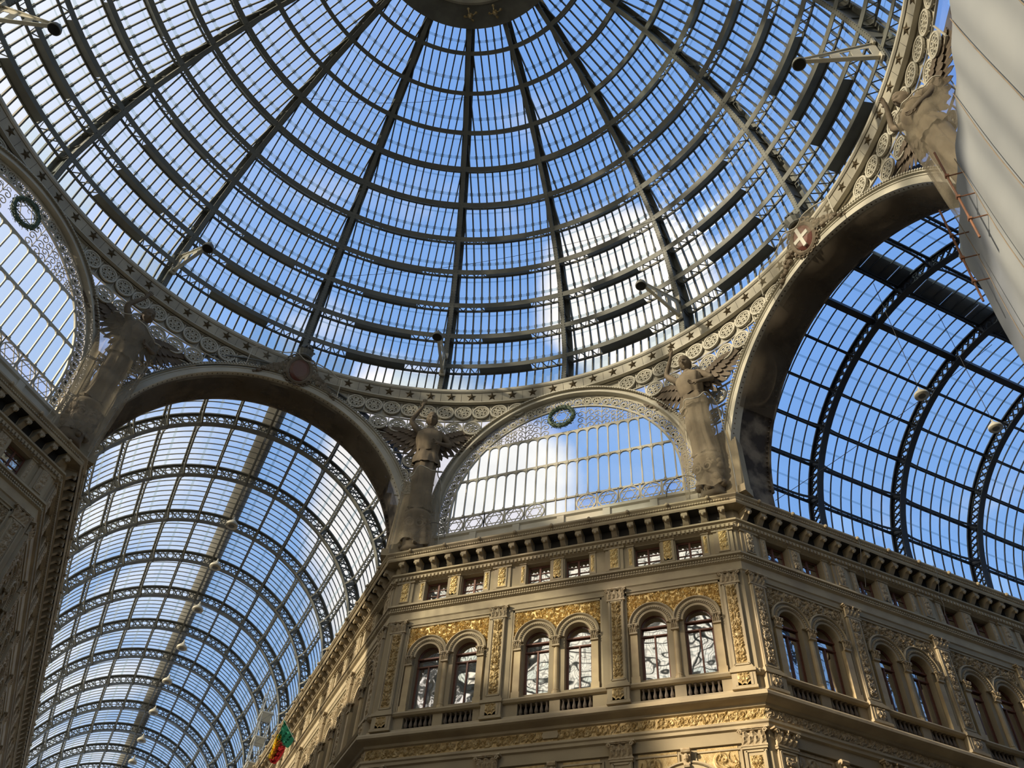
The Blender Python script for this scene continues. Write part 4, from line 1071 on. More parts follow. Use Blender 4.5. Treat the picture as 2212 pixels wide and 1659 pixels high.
    def jamb(g): g.box(-.13, .13, -.03, .13, ZW+.05, ZS-.38); g.box(-.16, .16, -.06, .13, ZW-.22, ZW+.07)
    jm = fm('jamb', 'jamb_pilaster', 'pale', jamb)
    sc = fm('scap', 'capital', 'relief', lambda g: capital_geo(g, .30, .36, .13))
    def fr(g):                                        # frame of the recess and its gold panel
        for s in (-1, 1): a_, b_ = sorted((s*1.75, s*1.83)); g.box(a_, b_, .02, .13, Z(-19.5), Z(-15.72))
        g.box(-1.83, 1.83, .02, .13, Z(-15.80), Z(-15.72)); g.box(-.70-1.2, .70+1.2, -.03, 0, Z(-15.70), Z(-15.66))
    frm = fm('frm', 'recess_frame', 'trim', fr)
    def apier(g): g.box(-.26, .26, -.05, .30, Z(-14.58), Z(-13.52)); g.box(-.30, .30, -.09, .2, Z(-13.60), Z(-13.50))
    ap = fm('apier', 'attic_pier', 'trim', apier)
    def apn(g): g.box(-.13, .13, -.04, .1, Z(-14.58), Z(-13.52)); g.box(-.16, .16, -.08, .1, Z(-13.60), Z(-13.50))
    an = fm('apn', 'attic_pier', 'trim', apn)
    def bal(g): g.lathe([(.07, 0), (.07, .04), (.035, .06), (.075, .13), (.07, .20), (.035, .34), (.03, .40), (.055, .43), (.07, .45), (.07, .48)], 8)
    bm = fm('bal', 'baluster', 'baluster', bal, False)
    def larch(g):
        zc = Z(-23.75); arc_sweep(g, 0, zc, 1.05, [(0, .0), (.10, -.02), (.10, .1), (0, .1)], n=24); arc_sweep(g, 0, zc, 1.05, [(.12, -.05), (.24, -.05), (.24, .1), (.12, .1)], n=24); arc_sweep(g, 0, zc, 1.05, [(.27, -.02), (.30, -.08), (.36, -.06), (.36, .1), (.27, .1)], n=24)
        for x0, x1 in ((-1.72, -.30), (.30, 1.72)): g.box(x0, x1, .04, .1, Z(-22.10), Z(-22.05)); 
        for x in (-1.74, -.28, .28, 1.74): g.box(x-.03, x+.03, .04, .1, Z(-23.3), Z(-22.05))
    la = fm('larch', 'archivolt', 'trim', larch)
    def key(g): g.add([(x, y, z) for x, y, z in ((-.14, -.16, 0), (.14, -.16, 0), (.10, -.08, -.62), (-.10, -.08, -.62), (-.14, .1, 0), (.14, .1, 0), (.10, .1, -.62), (-.10, .1, -.62))], [(0, 3, 2, 1), (0, 1, 5, 4), (1, 2, 6, 5), (2, 3, 7, 6), (3, 0, 4, 7)]); g.tube([(-.15, -.17, -.08), (.15, -.17, -.08)], .09, 7); g.tube([(-.09, -.12, -.55), (.09, -.12, -.55)], .07, 7); g.lathe([(.02, -.42), (.09, -.36), (.10, -.26), (.05, -.18)], 8, (0, -.14, 0))
    km = fm('key', 'keystone', 'relief', key)
    n_arch = 0; n_at = 0
    for bi, b in enumerate(bays):
        put('recess_frame', frm, w, (b, 0, 0)); put('spandrel_relief', FM[style+'sp'], w, (b, .10, Z(-17.30)))
        put('colonnette', cm, w, (b, .10, 0)); c = put('capital', sc, w, (b, .04, ZS-.38)); put('attic_pier', ap, w, (b, 0, 0)); put('attic_relief', FM[style+'at'], w, (b, -.05, Z(-14.52)))
        for s in (-1, 1):
            put('archivolt', am, w, (b+s*WO, .03, 0)); put('jamb_pilaster', jm, w, (b+s*1.53, 0, 0)); put('capital', sc, w, (b+s*1.53, 0, ZS-.38))
            put('attic_pier', an, w, (b+s*1.49, 0, 0)); put('attic_relief', FM[style+'an'], w, (b+s*1.49, -.04, Z(-14.48)))
            if lower and not (gold is False and extra): put('spandrel_relief', FM[style+'ls'], w, (b+s*.98, .08, Z(-22.95)+.0), (0, 0, 0), (-s, 1, 1))
            for j in range(6): put('baluster', bm, w, (b+s*.81-.50+j*.20, .08, Z(-20.16)))
        if lower: put('archivolt', la, w, (b, 0, 0)); put('keystone', km, w, (b, -.0, Z(-21.98)))
        for s in (-1, 1):
            i = bi*2+(0 if s < 0 else 1)
            oa = ORD[i] if i < len(ORD) else 'last'
            window_top('arch', par, (b+s*WO, .42, ZW), '%s tall round-headed window on the %s' % (oa, where), cur(i, 'arch'))
            window_top('attic', par, (b+s*.83, .30, Z(-14.57)), '%s small square attic window on the %s' % (oa, where), cur(i, 'attic'))
    return w
T22 = math.tan(rad(22.5))
BAYS = (-4.53, .06, 4.61); PILS = (-6.78, -2.33, 2.46, 6.80)
facade('wall_front', 'ochre stucco front in the middle with gilded panels and three pairs of arched windows', 'middle front, counted from the left', 0, 17.45, 0, -7.3, 7.3, T22, T22, BAYS, PILS, 'gold',
       lambda i, k: (3 if i < 2 else 0) if k == 'arch' else (3, 1, 0, 3, 3, 1)[i])
S2 = math.sqrt(.5)
N4 = 5; LR = .54+4.39*N4
facade('wall_right_arm', 'ochre stucco side wall of the right arm with carved pilasters and dark arched windows', 'right arm wall, counted from the corner', 7.3, 17.45, 45, 0, LR, T22, 0, [2.72+4.39*i for i in range(N4)], [.54+4.37*i for i in range(N4+1)], 'stone',
       lambda i, k: (0, 0, 2, 2, 3, 2, 2, 3, 0, 0, 0, 0)[i] if k == 'arch' else (0, 0, 2, 0, 0, 2, 0, 0, 0, 0, 0, 0)[i])
N3 = 9; L3 = .54+4.4*N3
facade('wall_left_arm', 'sunlit ochre side wall of the left arm running away below the vault', 'sunlit left arm wall, counted from its far end', -7.3-L3*S2, 17.45+L3*S2, -45, 0, L3, 0, T22, [L3-2.72-4.4*i for i in range(N3)][::-1], [L3-.54-4.4*i for i in range(N3+1)], 'stone', lambda i, k: 0)
facade('wall_left', 'dark shaded front at the far left edge', 'dark front at the far left edge', -17.45, 0, 90, -7.3, 7.3, T22, T22, BAYS, PILS, 'stone', lambda i, k: 3 if k == 'attic' else 0, lower=False)
N5 = 9; L5 = .54+4.4*N5
facade('wall_far_left_arm', 'dark side wall of the left arm seen very steeply', 'dark left arm wall, counted from the corner', -17.45, 7.3, 135.5, 0, L5, T22, 0, [2.74+4.4*i for i in range(N5)], [.54+4.4*i for i in range(N5+1)], 'stone', lambda i, k: 0, lower=False)

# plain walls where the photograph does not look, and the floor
g = MB(); g.box(-75, 75, -75, 75, -.3, 0)
tag(g.build('floor', M['floor']), 'beige marble floor of the arcade, far below', 'floor', kind='structure')
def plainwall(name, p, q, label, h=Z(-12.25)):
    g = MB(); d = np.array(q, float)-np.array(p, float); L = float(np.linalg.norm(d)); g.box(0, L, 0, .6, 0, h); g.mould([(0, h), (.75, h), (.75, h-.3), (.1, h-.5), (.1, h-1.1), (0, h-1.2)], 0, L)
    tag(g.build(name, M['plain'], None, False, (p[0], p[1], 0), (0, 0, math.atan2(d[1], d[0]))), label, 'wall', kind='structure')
K = 17.45; c7 = 7.3; A_ = 44
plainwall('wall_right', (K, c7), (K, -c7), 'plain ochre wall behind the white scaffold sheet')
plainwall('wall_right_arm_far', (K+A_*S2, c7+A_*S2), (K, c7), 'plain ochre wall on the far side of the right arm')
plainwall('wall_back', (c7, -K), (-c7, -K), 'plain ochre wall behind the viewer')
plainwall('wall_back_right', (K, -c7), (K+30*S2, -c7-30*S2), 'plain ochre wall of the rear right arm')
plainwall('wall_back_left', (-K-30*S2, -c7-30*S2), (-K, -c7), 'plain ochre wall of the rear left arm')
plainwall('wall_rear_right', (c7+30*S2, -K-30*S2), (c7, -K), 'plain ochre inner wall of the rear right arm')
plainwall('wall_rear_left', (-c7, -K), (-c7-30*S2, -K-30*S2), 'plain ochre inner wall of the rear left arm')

# flat roofs of the blocks behind the fronts, added unseen to cut stray light
for nm, P_ in (('roof_front', [(-7.3, 18.8), (7.3, 18.8), (45, 56), (45, 75), (-45, 75), (-45, 56)]), ('roof_left', [(-18.8, 7.3), (-56, 45), (-75, 45), (-75, -45), (-56, -45), (-18.8, -7.3)]), ('roof_right', [(18.8, -7.3), (56, -45), (75, -45), (75, 45), (56, 45), (18.8, 7.3)]), ('roof_rear', [(7.3, -18.8), (-7.3, -18.8), (-45, -56), (-45, -75), (45, -75), (45, -56)])):
    g = MB(); g.slab([(x, y, Z(-12.9)) for x, y in P_], (0, 0, 1), .3); o = g.build(nm, M['roof']); tag(o, 'unseen light-blocking flat roof of the block %s' % nm.split('_')[1], 'roof', kind='structure')

# ================================================================== winged statues at the corners of the octagon
KS = 3.3
def skin_body():
    """standing figure in metres of a 1.75 m person: one skinned surface"""
    V = []; Ed = []; R_ = []
    def add(p, r, par=None):
        V.append(p); R_.append(r if isinstance(r, tuple) else (r, r)); i = len(V)-1
        if par is not None: Ed.append((par, i))
        return i
    pel = add((0, 0, .95), (.15, .11)); ab = add((0, -.01, 1.10), (.10, .075), pel); ch = add((0, -.0, 1.28), (.115, .085), ab); up = add((0, .01, 1.40), (.095, .070), ch); nk = add((0, -.01, 1.48), (.052, .052), up); add((0, -.02, 1.54), (.055, .055), nk)
    for s in (-1, 1):
        h = add((s*.09, 0, .88), (.095, .09), pel); k = add((s*.10, -.06+.03*s, .50), (.065, .065), h); a = add((s*.10, .02+.05*s, .10), (.042, .042), k); add((s*.11, -.10+.03*s, .03), (.035, .03), a)
    def hand(w, d, side, r):
        d = np.array(d, float); d /= np.linalg.norm(d); sd = np.cross(d, (0, 1, 0)); sd /= np.linalg.norm(sd); w0 = np.array(V[w])
        palm = add(tuple(w0+d*.055), (.030, .018), w)
        for q, ln in ((-1.5, .050), (-.5, .060), (.5, .056), (1.5, .042)):
            b = add(tuple(w0+d*.085+sd*q*.016), (.0095, .0095), palm); c = add(tuple(w0+d*(.085+ln*.55)+sd*q*.019+np.array((0, -.008, 0))), (.0085, .0085), b); add(tuple(w0+d*(.085+ln*.85)+sd*q*.019+np.array((0, -.03, 0))), (.007, .007), c)
        t = add(tuple(w0+d*.035+sd*side*.035), (.011, .011), palm); add(tuple(w0+d*.065+sd*side*.050+np.array((0, -.012, 0))), (.009, .009), t)
    sh = add((-.165, 0, 1.40), (.062, .06), up); elb = add((-.315, -.05, 1.58), (.045, .045), sh); wr = add((-.17, -.07, 1.84), (.028, .026), elb); hand(wr, (.25, -.1, 1), 1, .03)
    sh = add((.165, 0, 1.40), (.062, .06), up); elb = add((.33, .02, 1.20), (.044, .044), sh); wr = add((.20, -.17, 1.10), (.028, .026), elb); hand(wr, (-1, -.4, .1), 1, .03)
    me = bpy.data.meshes.new('body'); me.from_pydata([tuple(c*KS for c in v) for v in V], Ed, []); me.update()
    sk = me.skin_vertices if me.skin_vertices else None
    o = bpy.data.objects.new('body', me); 
    md = o.modifiers.new('skin', 'SKIN')
    if not me.skin_vertices:
        bpy.context.collection.objects.link(o); bpy.context.view_layer.objects.active = o; bpy.ops.mesh.customdata_skin_add() if hasattr(bpy.ops.mesh, 'customdata_skin_add') else None; bpy.context.collection.objects.unlink(o)
    for i, r in enumerate(R_): me.skin_vertices[0].data[i].radius = (r[0]*KS, r[1]*KS)
    me.skin_vertices[0].data[0].use_root = True
    sub = o.modifiers.new('sub', 'SUBSURF'); sub.levels = 1; sub.render_levels = 1
    COL.objects.link(o); dg = bpy.context.evaluated_depsgraph_get(); ev = o.evaluated_get(dg); nm = bpy.data.meshes.new_from_object(ev); COL.objects.unlink(o); bpy.data.objects.remove(o)
    nm.name = 'body'; nm.materials.clear(); nm.materials.append(M['statue']); nm.polygons.foreach_set('use_smooth', [True]*len(nm.polygons))
    return nm
def head_mesh():
    g = MB(); nu, nv = 44, 40; vs = []
    for j in range(nv+1):
        ph = PI*j/nv; 
        for i in range(nu):
            th = 2*PI*i/nu; x = math.sin(ph)*math.cos(th); y = math.sin(ph)*math.sin(th); z = math.cos(ph)
            X, Y, Zz = x*.076, y*.095, z*.118
            fy = -y                                   # face looks towards -y
            if Zz < -.02: X *= 1+.0-(-.02-Zz)*2.6; Y *= 1-(-.02-Zz)*1.0
            def G(cx, cz, sx, sz): return math.exp(-((X-cx)/sx)**2-((Zz-cz)/sz)**2)*max(0, fy)
            Y -= .036*G(0, -.025, .013, .026)+.014*G(0, -.005, .010, .04)      # nose
            Y += .024*(G(-.030, .006, .018, .012)+G(.030, .006, .018, .012))    # eye sockets
            Y -= .011*(G(-.030, .004, .010, .007)+G(.030, .004, .010, .007))    # eyeballs
            Y -= .012*G(0, .030, .050, .010)                                     # brow
            Y -= .014*G(0, -.061, .022, .007); Y += .013*G(0, -.069, .022, .004); Y -= .013*G(0, -.078, .018, .008); Y -= .010*G(0, -.102, .02, .014)
            Y -= .006*(G(-.045, -.035, .02, .02)+G(.045, -.035, .02, .02))
            vs.append((X*KS, Y*KS, Zz*KS))
    fs = [(j*nu+i, (j+1)*nu+i, (j+1)*nu+(i+1) % nu, j*nu+(i+1) % nu) for j in range(nv) for i in range(nu)]
    g.add(vs, fs)
    for s in (-1, 1): g.tube([(s*.078*KS+s*.008*KS*math.cos(a), (.005+.012*math.cos(a))*KS, (-.01+.024*math.sin(a))*KS) for a in np.linspace(0, 2*PI, 9)[:-1]], .010*KS*.7, 5, True)
    return g.mesh('head', M['statue'], True)
def hair_mesh():
    g = MB(); rs = random.Random(8)
    nu, nv = 26, 12; vs = []
    for j in range(nv+1):
        for i in range(nu):
            th = 2*PI*i/nu; fr = max(0, -math.sin(th)); lim = PI*(.72-.40*fr**.5); ph = lim*j/nv
            k = 1.05+.035*math.sin(th*11+ph*4)+.02*math.sin(ph*14)+.05*math.sin(PI*min(1, j/nv))-.12*(j == nv)
            vs.append((math.sin(ph)*math.cos(th)*.078*k*KS, math.sin(ph)*math.sin(th)*.098*k*KS+.004*KS, math.cos(ph)*.121*k*KS))
    g.add(vs, [(j*nu+i, (j+1)*nu+i, (j+1)*nu+(i+1) % nu, j*nu+(i+1) % nu) for j in range(nv) for i in range(nu)])
    g.lathe([(.01, -.03), (.045, -.02), (.05, .01), (.03, .035), (.01, .045)], 9, (0, .12, .03)); 
    for k in range(len(g.v)-45, len(g.v)): g.v[k] = (g.v[k][0]*KS, .10*KS+(g.v[k][1]-.12)*KS, g.v[k][2]*KS)
    return g.mesh('hair', M['statue'], True)
def robe_mesh(z0, z1, prof, folds, amp, name, mat, n=44, rows=26, sway=0.0):
    """draped cloth: stacked folded ellipses following the body"""
    g = MB(); vs = []
    for j in range(rows+1):
        t = j/rows; z = z0+(z1-z0)*t; rx = np.interp(t, prof[0], prof[1]); ry = np.interp(t, prof[0], prof[2]); cy = np.interp(t, prof[0], prof[3])
        for i in range(n):
            th = 2*PI*i/n; f = 1+amp*(1-t*.65)*(math.sin(folds*th+3.2*t+1.3*math.sin(2*th))*.6+math.sin((folds*2-1)*th-2*t)*.3)
            vs.append(((rx*math.cos(th)*f+sway*math.sin(t*3))*KS, (ry*math.sin(th)*f+cy)*KS, (z+.012*math.sin(5*th+t*6)*(1 if j in (0, rows) else .4))*KS))
    g.add(vs, [(j*n+i, j*n+(i+1) % n, (j+1)*n+(i+1) % n, (j+1)*n+i) for j in range(rows) for i in range(n)])
    return g.mesh(name, M[mat], True)
def feather(g, p, d, L, W, nrm, curve=.0):
    p = np.array(p, float); d = np.array(d, float); d /= np.linalg.norm(d); nrm = np.array(nrm, float); s = np.cross(d, nrm); s /= np.linalg.norm(s)
    ts = (0, .25, .6, .88, 1); ws = (.35, .85, 1, .72, .08); top = []; 
    for t, w in zip(ts, ws):
        c = p+d*L*t+s*curve*L*t*t; top += [c-s*W*w, c-nrm*W*.22*(1-t*.6), c+s*W*w]
    n = len(top); bot = [q+nrm*.018*KS/3 for q in top]
    fs = []
    for i in range(4): a = i*3; fs += [(a, a+1, a+4, a+3), (a+1, a+2, a+5, a+4)]; a += n; fs += [(a+3, a+4, a+1, a), (a+4, a+5, a+2, a+1)]
    ring_ = [0, 3, 6, 9, 12, 13, 14, 11, 8, 5, 2, 1]
    fs += [(ring_[i], ring_[(i+1) % 12], ring_[(i+1) % 12]+n, ring_[i]+n) for i in range(12)]
    g.add(top+bot, fs)
def wing_feathers(s):
    """lists of feather meshes for one wing: long primaries out to the tip, then two rows of coverts"""
    out = []
    arm = lambda t: np.array((s*(.07+.50*t), .12+.02*t, 1.36+.20*math.sin(t*1.9)-.02*t))
    for i in range(13):                              # primaries and secondaries
        t = 1-i/12; a = rad(8-(1-t)*88+6*(1-t)); d = (s*math.cos(a), 0, math.sin(a)); L = (.47 if i < 4 else .46-.008*(i-3))
        g = MB(); feather(g, arm(t)*KS, d, L*KS, .040*KS, (0, -1, 0), -.10*s); out.append(g)
    for i in range(10):
        t = .96-i/10.5; a = rad(0-(1-t)*78); g = MB(); feather(g, (arm(t)+np.array((0, -.016, 0)))*KS, (s*math.cos(a), -.03, math.sin(a)), .26*KS, .040*KS, (0, -1, 0), -.06*s); out.append(g)
    for i in range(9):
        t = .92-i/9.5; a = rad(-4-(1-t)*70); g = MB(); feather(g, (arm(t)+np.array((0, -.032, .004)))*KS, (s*math.cos(a), -.05, math.sin(a)), .11*KS, .034*KS, (0, -1, 0)); out.append(g)
    return [g.mesh('feather', M['wing']) for g in out]
body_m = skin_body(); head_m = head_mesh(); hair_m = hair_mesh()
skirt_m = robe_mesh(.02, 1.06, ([0, .08, .3, .6, .82, .93, 1], [.175, .150, .135, .140, .160, .140, .125], [.135, .12, .115, .12, .125, .11, .10], [-.02, -.02, -.04, -.03, -.02, -.01, -.01]), 8, .24, 'skirt', 'robe')
over_m = robe_mesh(.80, 1.12, ([0, .3, .7, 1], [.190, .190, .155, .130], [.155, .150, .12, .10], [-.02, -.02, -.02, -.01]), 7, .20, 'overfold', 'robe', 40, 10)
tunic_m = robe_mesh(1.02, 1.47, ([0, .25, .55, .8, .92, 1], [.150, .168, .190, .195, .135, .070], [.130, .145, .160, .135, .095, .065], [-.02, -.03, -.03, -.01, 0, 0]), 8, .10, 'tunic', 'robe', 40, 14)
wing_m = {}
for s in (-1, 1):
    g = MB(); P_ = [(s*(.05+.52*t)*KS, (.135+.02*t)*KS, (1.36+.20*math.sin(t*1.9)-.02*t)*KS) for t in np.linspace(0, 1, 8)]; g.tube(P_, .030*KS, 7, False, [1.5, 1.4, 1.2, 1, .9, .8, .6, .3]); wing_m[s] = (g.mesh('wing', M['wing'], True), wing_feathers(s))
def pedestal_mesh():
    g = MB(); g.lathe([(.56, -2.25), (.56, -2.05), (.50, -1.98), (.50, -1.6), (.54, -.9), (.50, -.35), (.64, -.22), (.64, -.06), (.52, 0)], 18)
    rs = random.Random(5)
    for i in range(26):                              # clouds and foliage carved at the foot
        a = rs.uniform(-PI, 0); z = rs.uniform(-1.9, -.3); r = rs.uniform(.10, .20); g.lathe([(r*.2, -r), (r*.8, -r*.6), (r, 0), (r*.8, r*.6), (r*.2, r)], 8, (.54*math.cos(a), .54*math.sin(a), z))
    for s in (-1, 1): P_ = [(s*(.24+.22*math.cos(b)*(1-b/16)), -.64, -.9+.26*math.sin(b)*(1-b/16)) for b in np.linspace(0, 9, 20)]; g.tube(P_, .05, 6)
    return g.mesh('plinth', M['robe'], True)
ped_m = pedestal_mesh()
TILT = .135
def angel(az, lab):
    a = rad(az); foot = cyl(a, 18.40, Z(-9.95))
    r = tag(empty('winged_statue', foot, -a), lab, 'statue', 'winged statues at the corners under the dome')
    r.rotation_euler = Matrix.Rotation(-a, 3, 'Z').to_4x4().to_3x3().to_euler(); r.rotation_euler = (Matrix.Rotation(-a, 3, 'Z') @ Matrix.Rotation(TILT, 3, 'X')).to_euler()
    put('body', body_m, r); h = put('head', head_m, r, (0, -.03*KS, 1.635*KS), (.20, 0, .1)); put('hair', hair_m, h)
    put('skirt', skirt_m, r); put('overfold', over_m, r); put('tunic', tunic_m, r)
    for s in (-1, 1):
        w = put('wing', wing_m[s][0], r)
        for me in wing_m[s][1]: put('feather', me, w)
    p = tag(put('statue_plinth', ped_m, None, cyl(a, 18.48, Z(-9.98)), (0, 0, -a)), {-21.3: 'carved plinth below the winged statue left of the lunette', 21.3: 'carved plinth below the winged statue right of the lunette', 68.7: 'carved plinth beside the white scaffold sheet', -68.7: 'dark plinth below the shaded winged statue'}[az], 'plinth')
    return r
angel(-21.3, 'winged statue with one arm raised, between the left vault and the middle lunette')
angel(21.3, 'winged statue between the middle lunette and the right vault, one arm raised')
angel(68.7, 'winged statue cut off by the white scaffold sheet')
angel(-68.7, 'dark shaded winged statue between the far left lunette and the left vault')
# corner blocks the statues stand against, and the parapet at the foot of each lunette
for az, lab in ((-22.6, 'stone corner block behind the winged statue left of the middle lunette'), (22.6, 'stone corner block behind the winged statue right of the middle lunette'), (67.4, 'stone corner block beside the scaffold sheet'), (-67.4, 'dark stone corner block beside the left vault')):
    g = MB(); P_ = [(-.85, .25), (-.5, .05), (.5, .05), (.85, .25), (.85, .7), (-.85, .7)]
    n = len(P_); g.add([(x, y, Z(-12.3)) for x, y in P_]+[(x*.80, y+.25, Z(-8.4)) for x, y in P_], [tuple(range(n-1, -1, -1)), tuple(range(n, 2*n))]+[(i, (i+1) % n, (i+1) % n+n, i+n) for i in range(n)])
    g.box(-.95, .95, .0, .6, Z(-12.26), Z(-11.9))
    tag(g.build('corner_block', M['trim'], None, False, cyl(rad(az), 18.55, 0), (0, 0, -rad(az))), lab, 'block')
for azc, nm in ((0, 'parapet under the middle lunette'), (-90, 'dark parapet under the far left lunette')):
    g = MB(); g.mould([(0, Z(-10.80)), (.16, Z(-10.86)), (.16, Z(-11.0)), (.06, Z(-11.06)), (.06, Z(-11.8)), (.2, Z(-11.95)), (.2, Z(-12.3)), (0, Z(-12.3))], -7.1, 7.1)
    for u in np.arange(-6.2, 6.3, 2.07): g.box(u-.16, u+.16, -.14, 0, Z(-11.9), Z(-11.0))
    a = rad(azc); o = g.build('lunette_parapet', M['cream'], None, False, cyl(a, 17.95, 0), (0, 0, -a)); tag(o, nm, 'parapet')

# ================================================================== shields at the crowns of the arm arches
def shield(az, lab, cross):
    a = rad(az); r = tag(empty('shield', cyl(a+rad(.8 if az > 0 else .6), 17.42, Z(-3.22)), -a), lab, 'shield'); r.rotation_euler = (Matrix.Rotation(-a, 3, 'Z') @ Matrix.Rotation(.28, 3, 'X')).to_euler()
    g = MB(); n = 28; vs = [(.50*math.cos(t)*(1-.12*max(0, -math.sin(t))), -.05, .62*math.sin(t)) for t in np.linspace(0, 2*PI, n, endpoint=False)]
    vs += [(x*.7, -.16, z*.7) for x, y, z in vs]+[(x, .1, z) for x, y, z in vs[:n]]
    g.add(vs, [(i, (i+1) % n, n+(i+1) % n, n+i) for i in range(n)]+[tuple(range(n, 2*n))]+[((i+1) % n, i, 2*n+i, 2*n+(i+1) % n) for i in range(n)]); g.build('field', M['red'], r)
    if cross:
        g = MB(); g.box(-.085, .085, -.20, -.10, -.50, .50); g.box(-.40, .40, -.195, -.10, -.085, .085); g.build('cross', M['white'], r)
    g = MB(); g.tube([(.60*math.cos(t), -.02, .72*math.sin(t)) for t in np.linspace(0, 2*PI, 25)[:-1]], .10, 6, True)
    rs = random.Random(9)
    for i in range(20):
        t = 2*PI*i/20; c = np.array((.72*math.cos(t), -.04, .82*math.sin(t))); sgn = 1 if math.cos(t) > 0 else -1
        g.tube([c+np.array((.16*math.cos(b)*(1-b/9)*sgn, 0, .16*math.sin(b)*(1-b/9))) for b in np.linspace(0, 6, 10)], .045, 5)
    g.build('scroll_frame', M['statue'], r)
    g = MB(); g.lathe([(.30, 0), (.36, .06), (.33, .16), (.40, .42), (.30, .48), (.05, .50)], 12, (0, .05, .78))
    for i in range(8): t = 2*PI*i/8; P_ = [(.38*math.cos(t)*(1-b)+0, .05+.38*math.sin(t)*(1-b), 1.22+.36*math.sin(b*PI/2)) for b in np.linspace(0, 1, 6)]; g.tube(P_, .05, 5); g.lathe([(.02, 0), (.07, .05), (.02, .12)], 6, (.40*math.cos(t), .05+.40*math.sin(t), 1.2))
    g.lathe([(.04, 0), (.10, .08), (.04, .18)], 8, (0, .05, 1.55)); g.build('crown', M['vault_iron'], r)
    for s in (-1, 1):                                # fruit garland drooping along the arch
        g = MB(); rs = random.Random(3)
        for i in range(34):
            t = i/34; c = (s*(.75+1.35*t), rs.uniform(-.10, .06), -.10-.30*t-.55*t*t+rs.uniform(-.20, .20)*(1.1-t)); q = rs.uniform(.07, .15)*(1.15-.5*t); g.lathe([(q*.2, -q), (q*.8, -q*.6), (q, 0), (q*.8, q*.6), (q*.2, q)], 7, c)
        g.build('garland', M['statue'], r)
shield(45, 'oval red shield with a white cross on the right vault arch', True)
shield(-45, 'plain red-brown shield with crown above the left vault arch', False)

# ================================================================== dusty nets
def net(name, fn, nu, nv, mat, lab, loc=(0, 0, 0), rz=0, edge=True):
    g = MB(); vs = [fn(i/nu, j/nv) for j in range(nv+1) for i in range(nu+1)]; g.add(vs, [(j*(nu+1)+i, j*(nu+1)+i+1, (j+1)*(nu+1)+i+1, (j+1)*(nu+1)+i) for j in range(nv) for i in range(nu)])
    o = g.build(name, M[mat], None, True, loc, (0, 0, rz)); tag(o, lab, 'net')
    if edge:
        g = MB(); g.tube([fn(i/nu, 1) for i in range(nu+1)], .028, 5); g.tube([fn(0, j/nv) for j in range(nv+1)], .022, 5); g.tube([fn(1, j/nv) for j in range(nv+1)], .022, 5); g.build('edge_cord', M['cream'], o)
    return o
def drape(z0, z1, w0, w1, y0, y1, sd):
    def fn(u, v):
        z = z0+(z1-z0)*v; w = w0+(w1-w0)*v**1.4; th = (u-.5)*PI*1.05; f = 1+.05*math.sin(u*23+sd)+.03*math.sin(u*41+v*5+sd)
        return (w*math.sin(th)*f, -(y0+(y1-y0)*v)*math.cos(th)*f+.25, z+.25*math.sin(u*PI*2+sd)*v+.10*math.sin(u*17))
    return fn
for az, lab in ((-21.3, 'dusty net round the plinth and skirt of the statue left of the middle lunette'), (21.3, 'dusty net round the plinth and legs of the statue right of the middle lunette'), (68.7, 'dusty net over the statue beside the scaffold sheet'), (-68.7, 'dark dusty net over the shaded statue at the left')):
    big = az in (68.7, -68.7); top = -5.4 if big else (-8.2 if az < 0 else -7.2)
    net('debris_net', drape(Z(-12.2), Z(top), 1.05, .85 if not big else 1.3, 1.0, 1.05, az), 40, 22, 'net', lab, cyl(rad(az), 18.1, 0), -rad(az))
# nets slung under the soffits of the two arches
for az, lab, a0, a1 in ((45, 'dark net slung under the soffit of the right vault arch', 25, 150), (-45, 'dirty net slung under the soffit of the left vault arch', 30, 165)):
    def fn(u, v, a0=a0, a1=a1):
        t = rad(a0+(a1-a0)*u); r = 6.90-.28*math.sin(v*PI)*abs(math.sin(u*PI*5))-.10*math.sin(u*PI)*math.sin(v*PI); return (r*math.cos(t), DP-.15+1.75*v, Z(-11.0)+r*math.sin(t))
    net('soffit_net', fn, 70, 8, 'net_dark', lab, (0, 0, 0), -rad(az), False)
# a pale net laid over each shield
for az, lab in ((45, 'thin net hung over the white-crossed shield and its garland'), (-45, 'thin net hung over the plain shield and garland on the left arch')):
    def fn(u, v): x = (u-.5)*4.6; return (x, -.32-.10*math.sin(u*19), -1.0+1.25*v-.22*x*x*.35+.16*math.sin(u*9)*(v-.2)+.05*math.sin(u*31)+.35*v*math.exp(-x*x*1.5))
    a = rad(az); o = net('shield_net', fn, 36, 8, 'net_thin', lab, cyl(a, 17.30, Z(-3.1)), -a)

